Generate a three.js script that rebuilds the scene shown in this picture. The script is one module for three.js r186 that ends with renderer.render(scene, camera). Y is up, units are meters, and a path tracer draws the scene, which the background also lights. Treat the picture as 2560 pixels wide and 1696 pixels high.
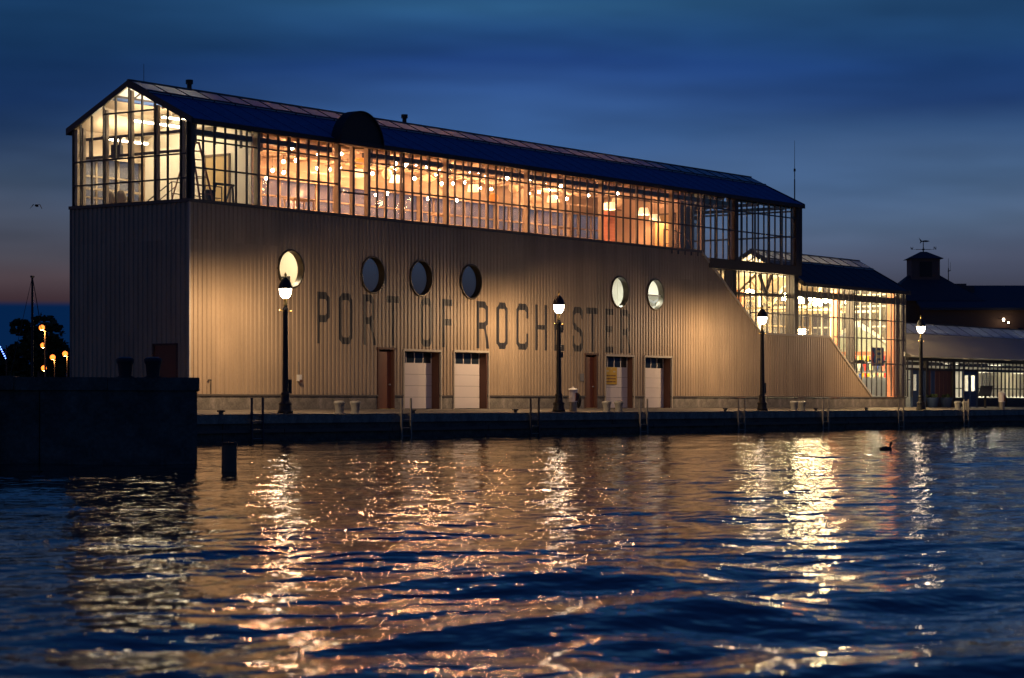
import * as THREE from 'three';
import { mergeGeometries } from 'three/addons/utils/BufferGeometryUtils.js';
import { RectAreaLightUniformsLib } from 'three/addons/lights/RectAreaLightUniformsLib.js';

// ───────────────────────── camera, sky, sun, exposure ─────────────────────────
// World: x runs along the waterfront facade, y up from the water, z out of the facade towards the water. Metres.
const scene = new THREE.Scene();
const EYE = new THREE.Vector3(-61.58, 1.35, 58.29), TURN = 35.6 * Math.PI / 180;
const FWD = new THREE.Vector3(Math.cos(TURN), 0, -Math.sin(TURN)), RIGHT = new THREE.Vector3(Math.sin(TURN), 0, Math.cos(TURN));
const camera = new THREE.PerspectiveCamera(2 * Math.atan(1006 / 5869) * 180 / Math.PI, 2560 / 2012, 0.5, 6000);
camera.position.copy(EYE);
camera.lookAt(EYE.clone().add(FWD));
camera.setViewOffset(2560, 2012, 0, 0, 2560, 1696);          // a level camera with the lens shifted up, so that uprights stay upright
camera.focus = 96; camera.userData.fStop = 3.2;
const renderer = new THREE.WebGLRenderer({ antialias: true });
renderer.toneMapping = THREE.LinearToneMapping;
renderer.toneMappingExposure = 1.0;
renderer.shadowMap.enabled = true;
RectAreaLightUniformsLib.init();

let seed = 7;
const rnd = (a = 0, b = 1) => { seed = (seed * 1664525 + 1013904223) >>> 0; return a + (b - a) * (seed / 4294967296); };
const hash = (i, j) => { let h = (i * 374761393 + j * 668265263) | 0; h = Math.imul(h ^ (h >>> 13), 1274126177); return ((h ^ (h >>> 16)) >>> 0) / 4294967296; };
const smooth = (t) => t * t * (3 - 2 * t), lerp = (a, b, t) => a + (b - a) * t, clamp = (v, a, b) => Math.min(b, Math.max(a, v));
function vnoise(x, y, wx = 0, wy = 0) {
  const i = Math.floor(x), j = Math.floor(y), u = smooth(x - i), v = smooth(y - j), m = (k, w) => w ? ((k % w) + w) % w : k;
  return lerp(lerp(hash(m(i, wx), m(j, wy)), hash(m(i + 1, wx), m(j, wy)), u), lerp(hash(m(i, wx), m(j + 1, wy)), hash(m(i + 1, wx), m(j + 1, wy)), u), v);
}
const lin = (c) => { c /= 255; return c <= 0.04045 ? c / 12.92 : ((c + 0.055) / 1.055) ** 2.4; };

{ // dusk sky: deep blue, streaked, a last dull red low in the sky where the sun went down, a flat cloud bank on the horizon
  const el = [0, 2.33, 2.43, 3.0, 3.5, 4.35, 5.4, 6.5, 7.3, 8.2, 8.8, 9.7, 14, 22, 90];
  const L = [[0, 20, 46], [1, 24, 56], [60, 44, 50], [76, 64, 70], [72, 70, 80], [72, 79, 96], [58, 75, 100], [34, 58, 95], [24, 50, 92], [20, 48, 88], [20, 50, 88], [22, 54, 90], [16, 46, 92], [10, 37, 84], [9, 27, 62]];
  const M = [[0, 20, 46], [1, 24, 56], [74, 66, 76], [78, 80, 94], [78, 87, 108], [78, 97, 128], [70, 98, 140], [56, 90, 140], [50, 84, 138], [32, 64, 122], [33, 70, 120], [40, 82, 122], [16, 46, 92], [10, 37, 84], [9, 27, 62]];
  const R = [[0, 20, 46], [1, 24, 56], [58, 56, 68], [66, 70, 88], [72, 79, 100], [74, 92, 118], [66, 91, 124], [48, 76, 116], [32, 60, 108], [28, 60, 110], [30, 65, 108], [30, 64, 102], [16, 46, 92], [10, 37, 84], [9, 27, 62]];
  const W = 4096, H = 2048, data = new Float32Array(W * H * 4), c = [0, 0, 0];
  const rows = [L, M, R].map((t) => t.map((q) => q.map(lin)));
  for (let j = 0; j < H; j++) {
    const e = (j + 0.5) / H * 180 - 90;
    for (let i = 0; i < W; i++) {
      let a = ((i + 0.5) / W - 0.5) * 360 + 35.6;                       // degrees right of the view
      a = ((a + 540) % 360) - 180;
      let ee = Math.max(0, e), gain = 1;
      if (e > 2.4 && e < 18) {                                          // long thin streaks of cloud
        const n = vnoise(a * 0.16 + 40, e * 1.5) * 0.55 + vnoise(a * 0.4 + 90, e * 3.3 + a * 0.03) * 0.3 + vnoise(a * 1.1, e * 7 + a * 0.1) * 0.15;
        gain = 1 + ((n - 0.5) * 0.62 + 0.06) * clamp((e - 2.4) / 1.5, 0, 1) * clamp((18 - e) / 7, 0, 1);
        ee = Math.max(2.44, e + (vnoise(a * 0.12 + 7, e * 0.8) - 0.5) * 0.7 * clamp((e - 2.6) / 1.5, 0, 1));
      }
      let k = 0; while (k < el.length - 2 && el[k + 1] < ee) k++;
      const t = clamp((ee - el[k]) / (el[k + 1] - el[k]), 0, 1);
      const side = clamp(Math.abs(a) > 90 ? (180 - Math.abs(a)) / 7.5 : Math.abs(a) / 12, 0, 1), S = a < 0 ? rows[0] : rows[2];
      const o = (j * W + i) * 4;
      for (let q = 0; q < 3; q++) data[o + q] = gain * lerp(lerp(rows[1][k][q], rows[1][k + 1][q], t), lerp(S[k][q], S[k + 1][q], t), smooth(side));
      data[o + 3] = 1;
    }
  }
  const sky = new THREE.DataTexture(data, W, H, THREE.RGBAFormat, THREE.FloatType);
  sky.mapping = THREE.EquirectangularReflectionMapping; sky.magFilter = THREE.LinearFilter; sky.needsUpdate = true;
  scene.background = sky; scene.environment = sky;
}
const sun = new THREE.DirectionalLight(new THREE.Color(1, 0.62, 0.5), 0.05);   // what is left of the sunset, low at the left
sun.position.set(-60, 14, -120); sun.target.position.set(25, 4, 0);
sun.castShadow = true; sun.shadow.radius = 60;
Object.assign(sun.shadow.camera, { left: -120, right: 120, top: 60, bottom: -60, near: 1, far: 500 });
scene.add(sun, sun.target);

// ───────────────────────── helpers ─────────────────────────
const taken = {};
function numbered(name) { const n = taken[name] = (taken[name] ?? -1) + 1; return n ? name + '_' + String(n).padStart(3, '0') : name; }
function tag(o, label, category, group) { o.userData = { label, category }; if (group) o.userData.group = group; return o; }
function thing(name, label, category, pos = [0, 0, 0], turn = 0, group) {
  const g = new THREE.Group(); g.name = numbered(name); g.position.set(...pos); g.rotation.y = turn; scene.add(g);
  return tag(g, label, category, group);
}
function part(name, geo, mat, parent) {
  const m = new THREE.Mesh(geo, mat); m.name = parent === scene ? numbered(name) : name; m.castShadow = m.receiveShadow = true; parent.add(m); return m;
}
function holder(name, parent) { const g = new THREE.Group(); g.name = name; parent.add(g); return g; }
function solo(name, geo, mat, label, category, group, pos) { const m = part(name, geo, mat, scene); if (pos) m.position.set(...pos); return tag(m, label, category, group); }
function setting(name, geo, mat) { const m = part(name, geo, mat, scene); m.userData.kind = 'structure'; return m; }
function copy(o, pos, label, turn) { const c = o.clone(); c.name = numbered(o.name.replace(/_\d{3}$/, '')); scene.add(c); c.position.set(...pos); if (turn !== undefined) c.rotation.y = turn; c.userData = { ...o.userData, label: label ?? o.userData.label }; return c; }
const merge = (...g) => mergeGeometries(g.flat().map((q) => q.index ? q.toNonIndexed() : q));
const B = (w, h, d, x = 0, y = 0, z = 0) => new THREE.BoxGeometry(w, h, d).translate(x, y, z);
const BB = (x0, x1, y0, y1, z0, z1) => B(Math.abs(x1 - x0), Math.abs(y1 - y0), Math.abs(z1 - z0), (x0 + x1) / 2, (y0 + y1) / 2, (z0 + z1) / 2);
const CY = (r0, r1, h, n = 10, x = 0, y = 0, z = 0) => new THREE.CylinderGeometry(r0, r1, h, n).translate(x, y, z);
const lathe = (pts, n = 20) => new THREE.LatheGeometry(pts.map(([r, y]) => new THREE.Vector2(r, y)), n);
function rod(p, q, r = 0.02, n = 6) {
  const a = new THREE.Vector3(...p), b = new THREE.Vector3(...q), d = b.clone().sub(a), l = d.length();
  return new THREE.CylinderGeometry(r, r, l, n).applyQuaternion(new THREE.Quaternion().setFromUnitVectors(new THREE.Vector3(0, 1, 0), d.normalize())).translate(...a.add(b).multiplyScalar(0.5).toArray());
}
function beam(p, q, w, h) {                                            // rectangular bar from p to q, w across, h high
  const a = new THREE.Vector3(...p), b = new THREE.Vector3(...q), l = a.distanceTo(b), m = new THREE.Matrix4().lookAt(a, b, Math.abs(b.x - a.x) + Math.abs(b.z - a.z) < 1e-6 ? new THREE.Vector3(1, 0, 0) : new THREE.Vector3(0, 1, 0));
  return new THREE.BoxGeometry(w, h, l).applyMatrix4(m).translate(...a.add(b).multiplyScalar(0.5).toArray());
}
function poly(list, uvOf) {                                            // flat faces from lists of four corners
  const pos = [], uv = [];
  for (const [a, b, c, d] of list) for (const p of [a, b, c, a, c, d]) { pos.push(...p); uv.push(...(uvOf ? uvOf(p) : [p[0], p[1]])); }
  const g = new THREE.BufferGeometry();
  g.setAttribute('position', new THREE.Float32BufferAttribute(pos, 3)); g.setAttribute('uv', new THREE.Float32BufferAttribute(uv, 2)); g.computeVertexNormals();
  return g;
}
function metres(g, k = 1) {                                            // uv in metres by the way each face points
  const n = g.index ? g.toNonIndexed() : g, p = n.attributes.position, uv = new Float32Array(p.count * 2), a = new THREE.Vector3(), b = new THREE.Vector3(), c = new THREE.Vector3();
  for (let i = 0; i < p.count; i += 3) {
    a.fromBufferAttribute(p, i); b.fromBufferAttribute(p, i + 1); c.fromBufferAttribute(p, i + 2);
    const f = b.clone().sub(a).cross(c.clone().sub(a)), ax = Math.abs(f.x), ay = Math.abs(f.y), az = Math.abs(f.z);
    [a, b, c].forEach((q, t) => { const [u, v] = ay >= ax && ay >= az ? [q.x, q.z] : ax >= az ? [q.z, q.y] : [q.x, q.y]; uv[(i + t) * 2] = u * k; uv[(i + t) * 2 + 1] = v * k; });
  }
  n.setAttribute('uv', new THREE.BufferAttribute(uv, 2)); return n;
}
function slab(xa, xb, za, ya, zb, yb, th) {                            // sloping slab whose top runs from line (za, ya) to line (zb, yb)
  const A = [xa, ya, za], D = [xb, ya, za], Bq = [xa, yb, zb], C = [xb, yb, zb], dn = (p) => [p[0], p[1] - th, p[2]];
  return metres(poly([[A, D, C, Bq], [dn(Bq), dn(C), dn(D), dn(A)], [dn(A), dn(D), D, A], [Bq, C, dn(C), dn(Bq)], [dn(Bq), dn(A), A, Bq], [D, dn(D), dn(C), C]]));
}
function bytes(w, h, f, srgb = true) {
  const d = new Uint8Array(w * h * 4);
  for (let j = 0; j < h; j++) for (let i = 0; i < w; i++) { const c = f(i, j); for (let q = 0; q < 3; q++) d[(j * w + i) * 4 + q] = clamp(Array.isArray(c) ? c[q] : c, 0, 255); d[(j * w + i) * 4 + 3] = 255; }
  const t = new THREE.DataTexture(d, w, h); t.magFilter = THREE.LinearFilter; t.wrapS = t.wrapT = THREE.RepeatWrapping; if (srgb) t.colorSpace = THREE.SRGBColorSpace; t.needsUpdate = true; return t;
}
const std = (r, g, b, o = {}) => { const m = new THREE.MeshStandardMaterial({ roughness: 0.7, metalness: 0, side: THREE.DoubleSide, ...o }); m.color.setRGB(r, g, b); return m; };
const phys = (r, g, b, o = {}) => { const m = new THREE.MeshPhysicalMaterial({ roughness: 0.5, metalness: 0, side: THREE.DoubleSide, ...o }); m.color.setRGB(r, g, b); return m; };
const glow = (r, g, b, k) => { const m = std(0.9, 0.88, 0.82, { roughness: 0.4 }); m.emissive.setRGB(r, g, b); m.emissiveIntensity = k; return m; };
function lampLight(parent, pos, rgb, cd, size) {
  const l = new THREE.PointLight(new THREE.Color(...rgb), cd, 0, 2); l.position.set(...pos); l.castShadow = true; l.shadow.radius = size / 0.02; parent.add(l); return l;
}
function areaLight(parent, w, h, pos, aim, rgb, k) {
  const l = new THREE.RectAreaLight(new THREE.Color(...rgb), k, w, h); l.position.set(...pos); parent.add(l); l.lookAt(...aim); return l;
}

// ───────────────────────── materials ─────────────────────────
const concreteTex = bytes(512, 512, (i, j) => {
  const n = vnoise(i / 64, j / 64, 8, 8) * 0.4 + vnoise(i / 16, j / 16, 32, 32) * 0.3 + vnoise(i / 4, j / 4, 128, 128) * 0.2 + hash(i, j) * 0.1, v = 168 + (n - 0.5) * 110;
  return [v, v * 0.965, v * 0.9];
});
const concreteBump = bytes(256, 256, (i, j) => 255 * (vnoise(i / 8, j / 8, 32, 32) * 0.6 + vnoise(i / 2, j / 2, 128, 128) * 0.4), false);
const sheetTex = (w, h, w0, h0, inkAt) => bytes(w, h, (i, j) => {      // painted metal sheet: faint vertical run marks and mottling, w0 x h0 metres
  const x = i / w * w0, y = j / h * h0;
  const n = vnoise(x * 5, y * 0.4) * 0.4 + vnoise(x * 1.1, y * 0.9) * 0.4 + vnoise(x * 30, y * 14) * 0.2, v = 1 + (n - 0.5) * 0.2;
  const ink = inkAt ? inkAt(i, j) : 0, base = [174, 152, 125], dark = [38, 37, 44];
  return base.map((c, q) => lerp(c * v, dark[q] * (0.8 + 0.4 * n), ink * clamp(0.7 + 0.6 * n, 0, 1)));
});
const LET = { x0: 6, x1: 30.5, y0: 1.4, y1: 8.6, w: 2048, h: 1024 };
function lettering() {                                                 // PORT OF ROCHESTER, painted on the cladding in tall narrow stencil letters
  const cv = document.createElement('canvas'); cv.width = LET.w; cv.height = LET.h;
  const c = cv.getContext('2d'); c.fillStyle = '#000'; c.fillRect(0, 0, LET.w, LET.h);
  c.setTransform(LET.w / (LET.x1 - LET.x0), 0, 0, -LET.h / (LET.y1 - LET.y0), -LET.x0 * LET.w / (LET.x1 - LET.x0), LET.h + LET.y0 * LET.h / (LET.y1 - LET.y0));
  c.fillStyle = '#fff';
  const y0 = 3.6, y1 = 5.58, T = 0.27, V = 0.17, F = (...p) => { c.beginPath(); p.forEach(([x, y], k) => k ? c.lineTo(x, y) : c.moveTo(x, y)); c.closePath(); c.fill(); };
  const R = (xa, ya, xb, yb) => F([xa, ya], [xb, ya], [xb, yb], [xa, yb]);
  const ring = (a, b, lo, hi, gap) => {                                // octagonal ring, open at the right between the heights in gap
    const k = 0.2, q = 0.24, ii = 0.1, jj = 0.12;
    F([a, lo + q], [a + V, lo + q + jj], [a + V, hi - q - jj], [a, hi - q]);
    F([a, hi - q], [a + k, hi], [b - k, hi], [b, hi - q], [b - V, hi - q - jj], [b - k - 0.04, hi - T], [a + k + 0.04, hi - T], [a + V, hi - q - jj]);
    F([a, lo + q], [a + V, lo + q + jj], [a + k + 0.04, lo + T], [b - k - 0.04, lo + T], [b - V, lo + q + jj], [b, lo + q], [b - k, lo], [a + k, lo]);
    if (!gap) F([b - V, lo + q + jj], [b, lo + q], [b, hi - q], [b - V, hi - q - jj]);
    else { F([b - V, hi - q - jj], [b, hi - q], [b, gap[1]], [b - V, gap[1]]); F([b - V, lo + q + jj], [b, lo + q], [b, gap[0]], [b - V, gap[0]]); }
  };
  const bowl = (a, b) => { const m = 4.42, k = 0.22; R(a, y0, a + V, y1); F([a, y1], [b - k, y1], [b, y1 - 0.2], [b, m + 0.2], [b - k, m], [a, m], [a, m + T], [b - k - 0.05, m + T], [b - V, m + 0.36], [b - V, y1 - 0.36], [b - k - 0.05, y1 - T], [a, y1 - T]); };
  const G = {
    P: bowl, O: (a, b) => ring(a, b, y0, y1), C: (a, b) => ring(a, b, y0, y1, [4.3, 4.95]),
    R: (a, b) => { bowl(a, b - 0.04); F([b - 0.32, 4.5], [b - 0.14, 4.5], [b + 0.05, y0], [b - 0.12, y0]); },
    T: (a, b) => { R(a, y1 - T, b, y1); R((a + b) / 2 - V / 2, y0, (a + b) / 2 + V / 2, y1); },
    F: (a, b) => { R(a, y0, a + V, y1); R(a, y1 - T, b, y1); R(a, 4.5, b - 0.06, 4.5 + T); },
    H: (a, b) => { R(a, y0, a + V + 0.03, y1); R(b - V - 0.03, y0, b, y1); R(a, 4.5, b, 4.5 + T * 0.75); },
    E: (a, b) => { R(a, y0, a + V, y1); R(a, y1 - T, b, y1); R(a, y0, b, y0 + T); R(a, 4.52, b - 0.05, 4.52 + T); },
    S: (a, b) => {
      F([a, y1 - 0.24], [a + 0.2, y1], [b - 0.2, y1], [b, y1 - 0.24], [b, 5.0], [b - V, 5.08], [b - V, y1 - 0.38], [b - 0.26, y1 - T], [a + 0.26, y1 - T], [a + V, y1 - 0.38], [a + V, 4.9], [a + 0.34, 4.72], [b - 0.2, 4.62], [b, 4.34], [b, y0 + 0.24], [b - 0.2, y0], [a + 0.2, y0], [a, y0 + 0.24], [a, 4.3], [a + V, 4.3], [a + V, y0 + 0.38], [a + 0.26, y0 + T], [b - 0.26, y0 + T], [b - V, y0 + 0.38], [b - V, 4.26], [b - 0.34, 4.44], [a + 0.2, 4.56], [a, 4.82]);
    },
  };
  for (const [ch, a, b] of [['P', 7.05, 7.79], ['O', 8.34, 9.16], ['R', 9.85, 10.57], ['T', 11.3, 12.07], ['O', 13.48, 14.27], ['F', 14.93, 15.62], ['R', 17.34, 18.14], ['O', 18.75, 19.52], ['C', 20.19, 21.08], ['H', 21.6, 22.51], ['E', 23.03, 23.8], ['S', 24.45, 25.31], ['T', 25.59, 26.5], ['E', 27.07, 27.75], ['R', 28.37, 29.17]]) G[ch](a, b);
  const px = c.getImageData(0, 0, LET.w, LET.h).data;
  const t = sheetTex(LET.w, LET.h, LET.x1 - LET.x0, LET.y1 - LET.y0, (i, j) => px[((LET.h - 1 - j) * LET.w + i) * 4] / 255);
  t.wrapS = t.wrapT = THREE.ClampToEdgeWrapping; return t;
}
const roofTex = bytes(512, 512, (i, j) => 205 + 90 * (vnoise(i / 90, j / 18, 0, 0) * 0.5 + vnoise(i / 12, j / 12) * 0.3 + hash(i, j) * 0.2 - 0.5));
const plainSheet = sheetTex(1024, 512, 12, 7.2);
const M = {
  lettered: std(1, 1, 1, { map: lettering(), roughness: 0.55 }), sheet: std(1, 1, 1, { map: plainSheet, roughness: 0.55 }),
  flash: std(0.1, 0.085, 0.07, { roughness: 0.5 }), trim: std(0.5, 0.44, 0.35),
  concrete: std(0.62, 0.6, 0.58, { map: concreteTex, bumpMap: concreteBump, bumpScale: 0.006, roughness: 0.9 }),
  paving: std(0.5, 0.47, 0.43, { map: concreteTex, bumpMap: concreteBump, bumpScale: 0.004, roughness: 0.85 }),
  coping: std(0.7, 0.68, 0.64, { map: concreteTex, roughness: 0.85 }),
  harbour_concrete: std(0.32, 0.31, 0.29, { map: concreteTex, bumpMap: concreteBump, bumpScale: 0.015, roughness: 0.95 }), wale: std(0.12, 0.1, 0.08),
  ground: std(0.1, 0.1, 0.095, { map: concreteTex, roughness: 0.95 }),
  roof: phys(0.09, 0.19, 0.52, { roughness: 0.55, map: roofTex }), roofgrey: std(0.42, 0.39, 0.34, { roughness: 0.5 }), roofdark: std(0.05, 0.055, 0.07),
  skylight: phys(0.66, 0.68, 0.72, { transmission: 0.3, roughness: 0.9, thickness: 0 }),
  steel: std(0.05, 0.045, 0.05, { roughness: 0.5 }), post: std(0.24, 0.19, 0.14), postdark: std(0.045, 0.036, 0.036), cream: std(0.36, 0.29, 0.21), white: std(0.78, 0.76, 0.7), ceiling: std(0.34, 0.27, 0.2), wall: std(0.75, 0.7, 0.6),
  peach: std(0.5, 0.37, 0.26), greywall: std(0.3, 0.3, 0.32), hallfloor: std(0.35, 0.26, 0.18), tan: std(0.5, 0.36, 0.17), black: std(0.02, 0.02, 0.022), dark: std(0.03, 0.028, 0.028),
  glass: phys(1, 1, 1, { transmission: 1, roughness: 0, thickness: 0, ior: 1.45 }),
  hazyglass: phys(0.7, 0.66, 0.6, { transmission: 0.8, roughness: 0.12, thickness: 0, ior: 1.45 }), tinted: phys(0.25, 0.31, 0.38, { transmission: 1, roughness: 0.02, thickness: 0 }),  // clouded glass puts a warm haze into the panes; tinted darkens the sky
  darkglass: phys(0.02, 0.03, 0.045, { roughness: 0.06 }),
  rust: std(0.2, 0.06, 0.028, { roughness: 0.6 }), jamb: std(0.11, 0.045, 0.03), doorwhite: std(0.74, 0.66, 0.62, { roughness: 0.5 }), ringm: std(0.09, 0.07, 0.045, { roughness: 0.4, metalness: 0.4 }), brass: std(0.55, 0.4, 0.14, { roughness: 0.35, metalness: 0.8 }),
  brick: std(0.42, 0.17, 0.1), teal: std(0.36, 0.42, 0.39), iron: std(0.022, 0.02, 0.022, { roughness: 0.45, metalness: 0.3 }), galv: std(0.26, 0.24, 0.21, { roughness: 0.4, metalness: 0.5 }), rubber: std(0.02, 0.02, 0.02, { roughness: 0.9 }),
  bitt: std(0.2, 0.2, 0.19, { roughness: 0.6 }), aluminium: std(0.6, 0.58, 0.55, { roughness: 0.4, metalness: 0.6 }), ladderred: std(0.3, 0.13, 0.07), ladderblue: std(0.05, 0.05, 0.06),
  paper: phys(0.85, 0.75, 0.58, { transmission: 0.4, roughness: 1, thickness: 0 }), amberpaper: phys(0.75, 0.42, 0.1, { transmission: 0.35, roughness: 1, thickness: 0 }),
  bark: std(0.06, 0.045, 0.035), leaf: std(0.035, 0.06, 0.02, { roughness: 0.8 }), navy: std(0.03, 0.06, 0.14), wood: std(0.16, 0.11, 0.07),
};
const tint = (m, k) => { const c = m.clone(); c.color.multiplyScalar(k); return c; };
M.sheets = [M.sheet, tint(M.sheet, 0.95), tint(M.sheet, 0.9)]; M.letteredSheets = [M.lettered, tint(M.lettered, 0.95), tint(M.lettered, 0.9)];
const WARM = [1, 0.46, 0.2], SODIUM = [1, 0.65, 0.35], ROOM = [1, 0.8, 0.5], LOBBY = [1, 0.75, 0.37];
M.globe = glow(1, 0.76, 0.52, 27); M.bulb = glow(1, 0.47, 0.21, 470); M.tube = glow(1, 0.84, 0.56, 20); M.dome = glow(1, 0.76, 0.38, 130); M.whitepanel = glow(1, 0.92, 0.7, 4); M.harbour = glow(1, 0.2, 0.015, 3.2); M.blueled = glow(0.1, 0.2, 1, 9); M.shade = glow(1, 0.66, 0.32, 1.1);

// ───────────────────────── water ─────────────────────────
{
  const waves = [];
  for (let k = 0; k < 64; k++) {
    const lam = 5 * Math.pow(0.34 / 5, k / 63) * rnd(0.9, 1.1), dir = 1.9 + (rnd() + rnd() + rnd() - 1.5) * 1.25;
    const slope = lam > 2 ? 0.0074 : lam > 0.9 ? 0.007 : 0.009;
    waves.push([Math.cos(dir) * 2 * Math.PI / lam, Math.sin(dir) * 2 * Math.PI / lam, slope * lam / (2 * Math.PI), rnd(0, 7), lam]);
  }
  const rowsD = []; for (let d = 5; d < 150; d += clamp(d * 0.0042, 0.035, 0.4)) rowsD.push(d);
  const cols = 460, n = rowsD.length, pos = new Float32Array(n * cols * 3), nor = new Float32Array(n * cols * 3), uv = new Float32Array(n * cols * 2), idx = [];
  rowsD.forEach((d, r) => {
    const half = d * 0.29 + 2.5, gap = Math.max(2 * half / cols, clamp(d * 0.0042, 0.035, 0.4));
    for (let c = 0; c < cols; c++) {
      const X = (c / (cols - 1) * 2 - 1) * half, x = EYE.x + FWD.x * d + RIGHT.x * X, z = EYE.z + FWD.z * d + RIGHT.z * X;
      const gust = 0.55 + 0.9 * vnoise(x * 0.16 + 50, z * 0.16 + 50) * 0.7 + 0.35 * vnoise(x * 0.5, z * 0.5);
      const wake = 1 + 1.4 * Math.exp(-(((X - 1.6) / 4.6) ** 2) - (((d - 14) / 10) ** 2));          // a passing boat's wake dying out
      let y = 0, sx = 0, sz = 0;
      for (const [kx, kz, a, ph, lam] of waves) {
        const w = a * clamp((lam / gap - 2.2) / 2, 0, 1) * (lam > 0.9 ? wake : gust); if (!w) continue;
        const t = kx * x + kz * z + ph; y += w * Math.sin(t); const q = w * Math.cos(t); sx += q * kx; sz += q * kz;
      }
      const o = (r * cols + c) * 3, l = 1 / Math.hypot(sx, 1, sz);
      pos[o] = x; pos[o + 1] = y; pos[o + 2] = z; nor[o] = -sx * l; nor[o + 1] = l; nor[o + 2] = -sz * l;
      uv[(r * cols + c) * 2] = x / 5.3; uv[(r * cols + c) * 2 + 1] = z / 5.3;
      if (r && c) { const i = r * cols + c; idx.push(i - cols - 1, i - cols, i, i - cols - 1, i, i - 1); }
    }
  });
  const g = new THREE.BufferGeometry();
  g.setAttribute('position', new THREE.BufferAttribute(pos, 3)); g.setAttribute('normal', new THREE.BufferAttribute(nor, 3)); g.setAttribute('uv', new THREE.BufferAttribute(uv, 2)); g.setIndex(idx);
  const N = 1024, rip = [];
  for (let k = 0; k < 46; k++) { const m = 8 * Math.pow(60 / 8, k / 45), a = 1.9 + (rnd() + rnd() + rnd() - 1.5) * 1.5; rip.push([Math.round(m * Math.cos(a)), Math.round(m * Math.sin(a)), 1 / Math.pow(m, 1.05), rnd(0, 7)]); }
  const h = new Float32Array(N * N); let lo = 1e9, hi = -1e9;
  const sn = new Float32Array(N); for (let i = 0; i < N; i++) sn[i] = Math.sin(i / N * 2 * Math.PI);
  for (let j = 0; j < N; j++) for (let i = 0; i < N; i++) { let v = 0; for (const [p, q, a, ph] of rip) v += a * sn[(((p * i + q * j) % N) + N + Math.round(ph / 7 * N)) % N]; h[j * N + i] = v; lo = Math.min(lo, v); hi = Math.max(hi, v); }
  const bump = bytes(N, N, (i, j) => 255 * (h[j * N + i] - lo) / (hi - lo), false);
  M.water = phys(0.004, 0.008, 0.012, { roughness: 0.022, ior: 1.33, bumpMap: bump, bumpScale: 0.018, side: THREE.FrontSide });
  setting('water', g, M.water);
  const far = poly([[[-700, -0.12, 900], [900, -0.12, 900], [900, -0.12, -900], [-700, -0.12, -900]]], (p) => [p[0] / 5.3, p[2] / 5.3]);
  setting('open_water', far, M.water);
}

// ───────────────────────── quay, ground, pier ─────────────────────────
{
  const q = new THREE.Group(); q.name = 'quay'; q.userData.kind = 'structure'; scene.add(q);
  part('pavement', metres(poly([[[-18, 0.93, 4.1], [120, 0.93, 4.1], [120, 1.075, 0.06], [-18, 1.075, 0.06]]]), 0.5), M.paving, q);
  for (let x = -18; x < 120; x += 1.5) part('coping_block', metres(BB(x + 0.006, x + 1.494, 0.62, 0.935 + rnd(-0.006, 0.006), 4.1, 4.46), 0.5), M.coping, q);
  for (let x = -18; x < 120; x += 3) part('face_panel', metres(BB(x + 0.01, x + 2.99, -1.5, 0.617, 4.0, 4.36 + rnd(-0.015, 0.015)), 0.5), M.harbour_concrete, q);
  for (let x = -18; x < 120; x += 6) part('wale', BB(x + 0.02, x + 5.98, 0.3, 0.42, 4.38, 4.5), M.wale, q);
  setting('ground', metres(BB(-18, 900, -1.5, 1.06, -900, 0.0), 0.3), M.ground);
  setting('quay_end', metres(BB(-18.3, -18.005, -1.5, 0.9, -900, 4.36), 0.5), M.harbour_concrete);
}
{
  const o = thing('concrete_pier', 'dark weathered concrete pier end rising from the water at left', 'pier', [-23.77, 0, 22.8], TURN + Math.PI - 0.132);
  // local: -x is to the left of the view, +z is away from it, origin at the near right corner
  o.rotation.y = Math.atan2(-RIGHT.z, RIGHT.x) + 0.14;
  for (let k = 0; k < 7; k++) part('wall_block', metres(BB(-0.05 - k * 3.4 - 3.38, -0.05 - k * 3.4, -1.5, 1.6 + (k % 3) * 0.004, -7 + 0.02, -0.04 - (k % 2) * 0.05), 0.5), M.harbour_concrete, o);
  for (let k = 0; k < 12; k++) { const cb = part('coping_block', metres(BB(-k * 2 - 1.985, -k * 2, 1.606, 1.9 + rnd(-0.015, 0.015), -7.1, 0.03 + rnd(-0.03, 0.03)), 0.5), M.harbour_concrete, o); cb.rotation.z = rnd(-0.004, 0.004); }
  part('fender', BB(-4.7, -4.35, -0.6, 1.3, -0.02, 0.16), M.wood, o); part('fender', BB(-8.6, -8.25, -0.6, 1.3, -0.02, 0.16), M.wood, o);
  const pile = thing('timber_pile', 'dark timber pile standing alone in the water before the quay', 'pile', [-27.4, 0, 27.0]);
  part('shaft', CY(0.15, 0.16, 2.3, 12, 0, -0.62, 0), M.wood, pile); part('cap', CY(0.165, 0.165, 0.05, 12, 0, 0.54, 0), M.dark, pile);
}

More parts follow.
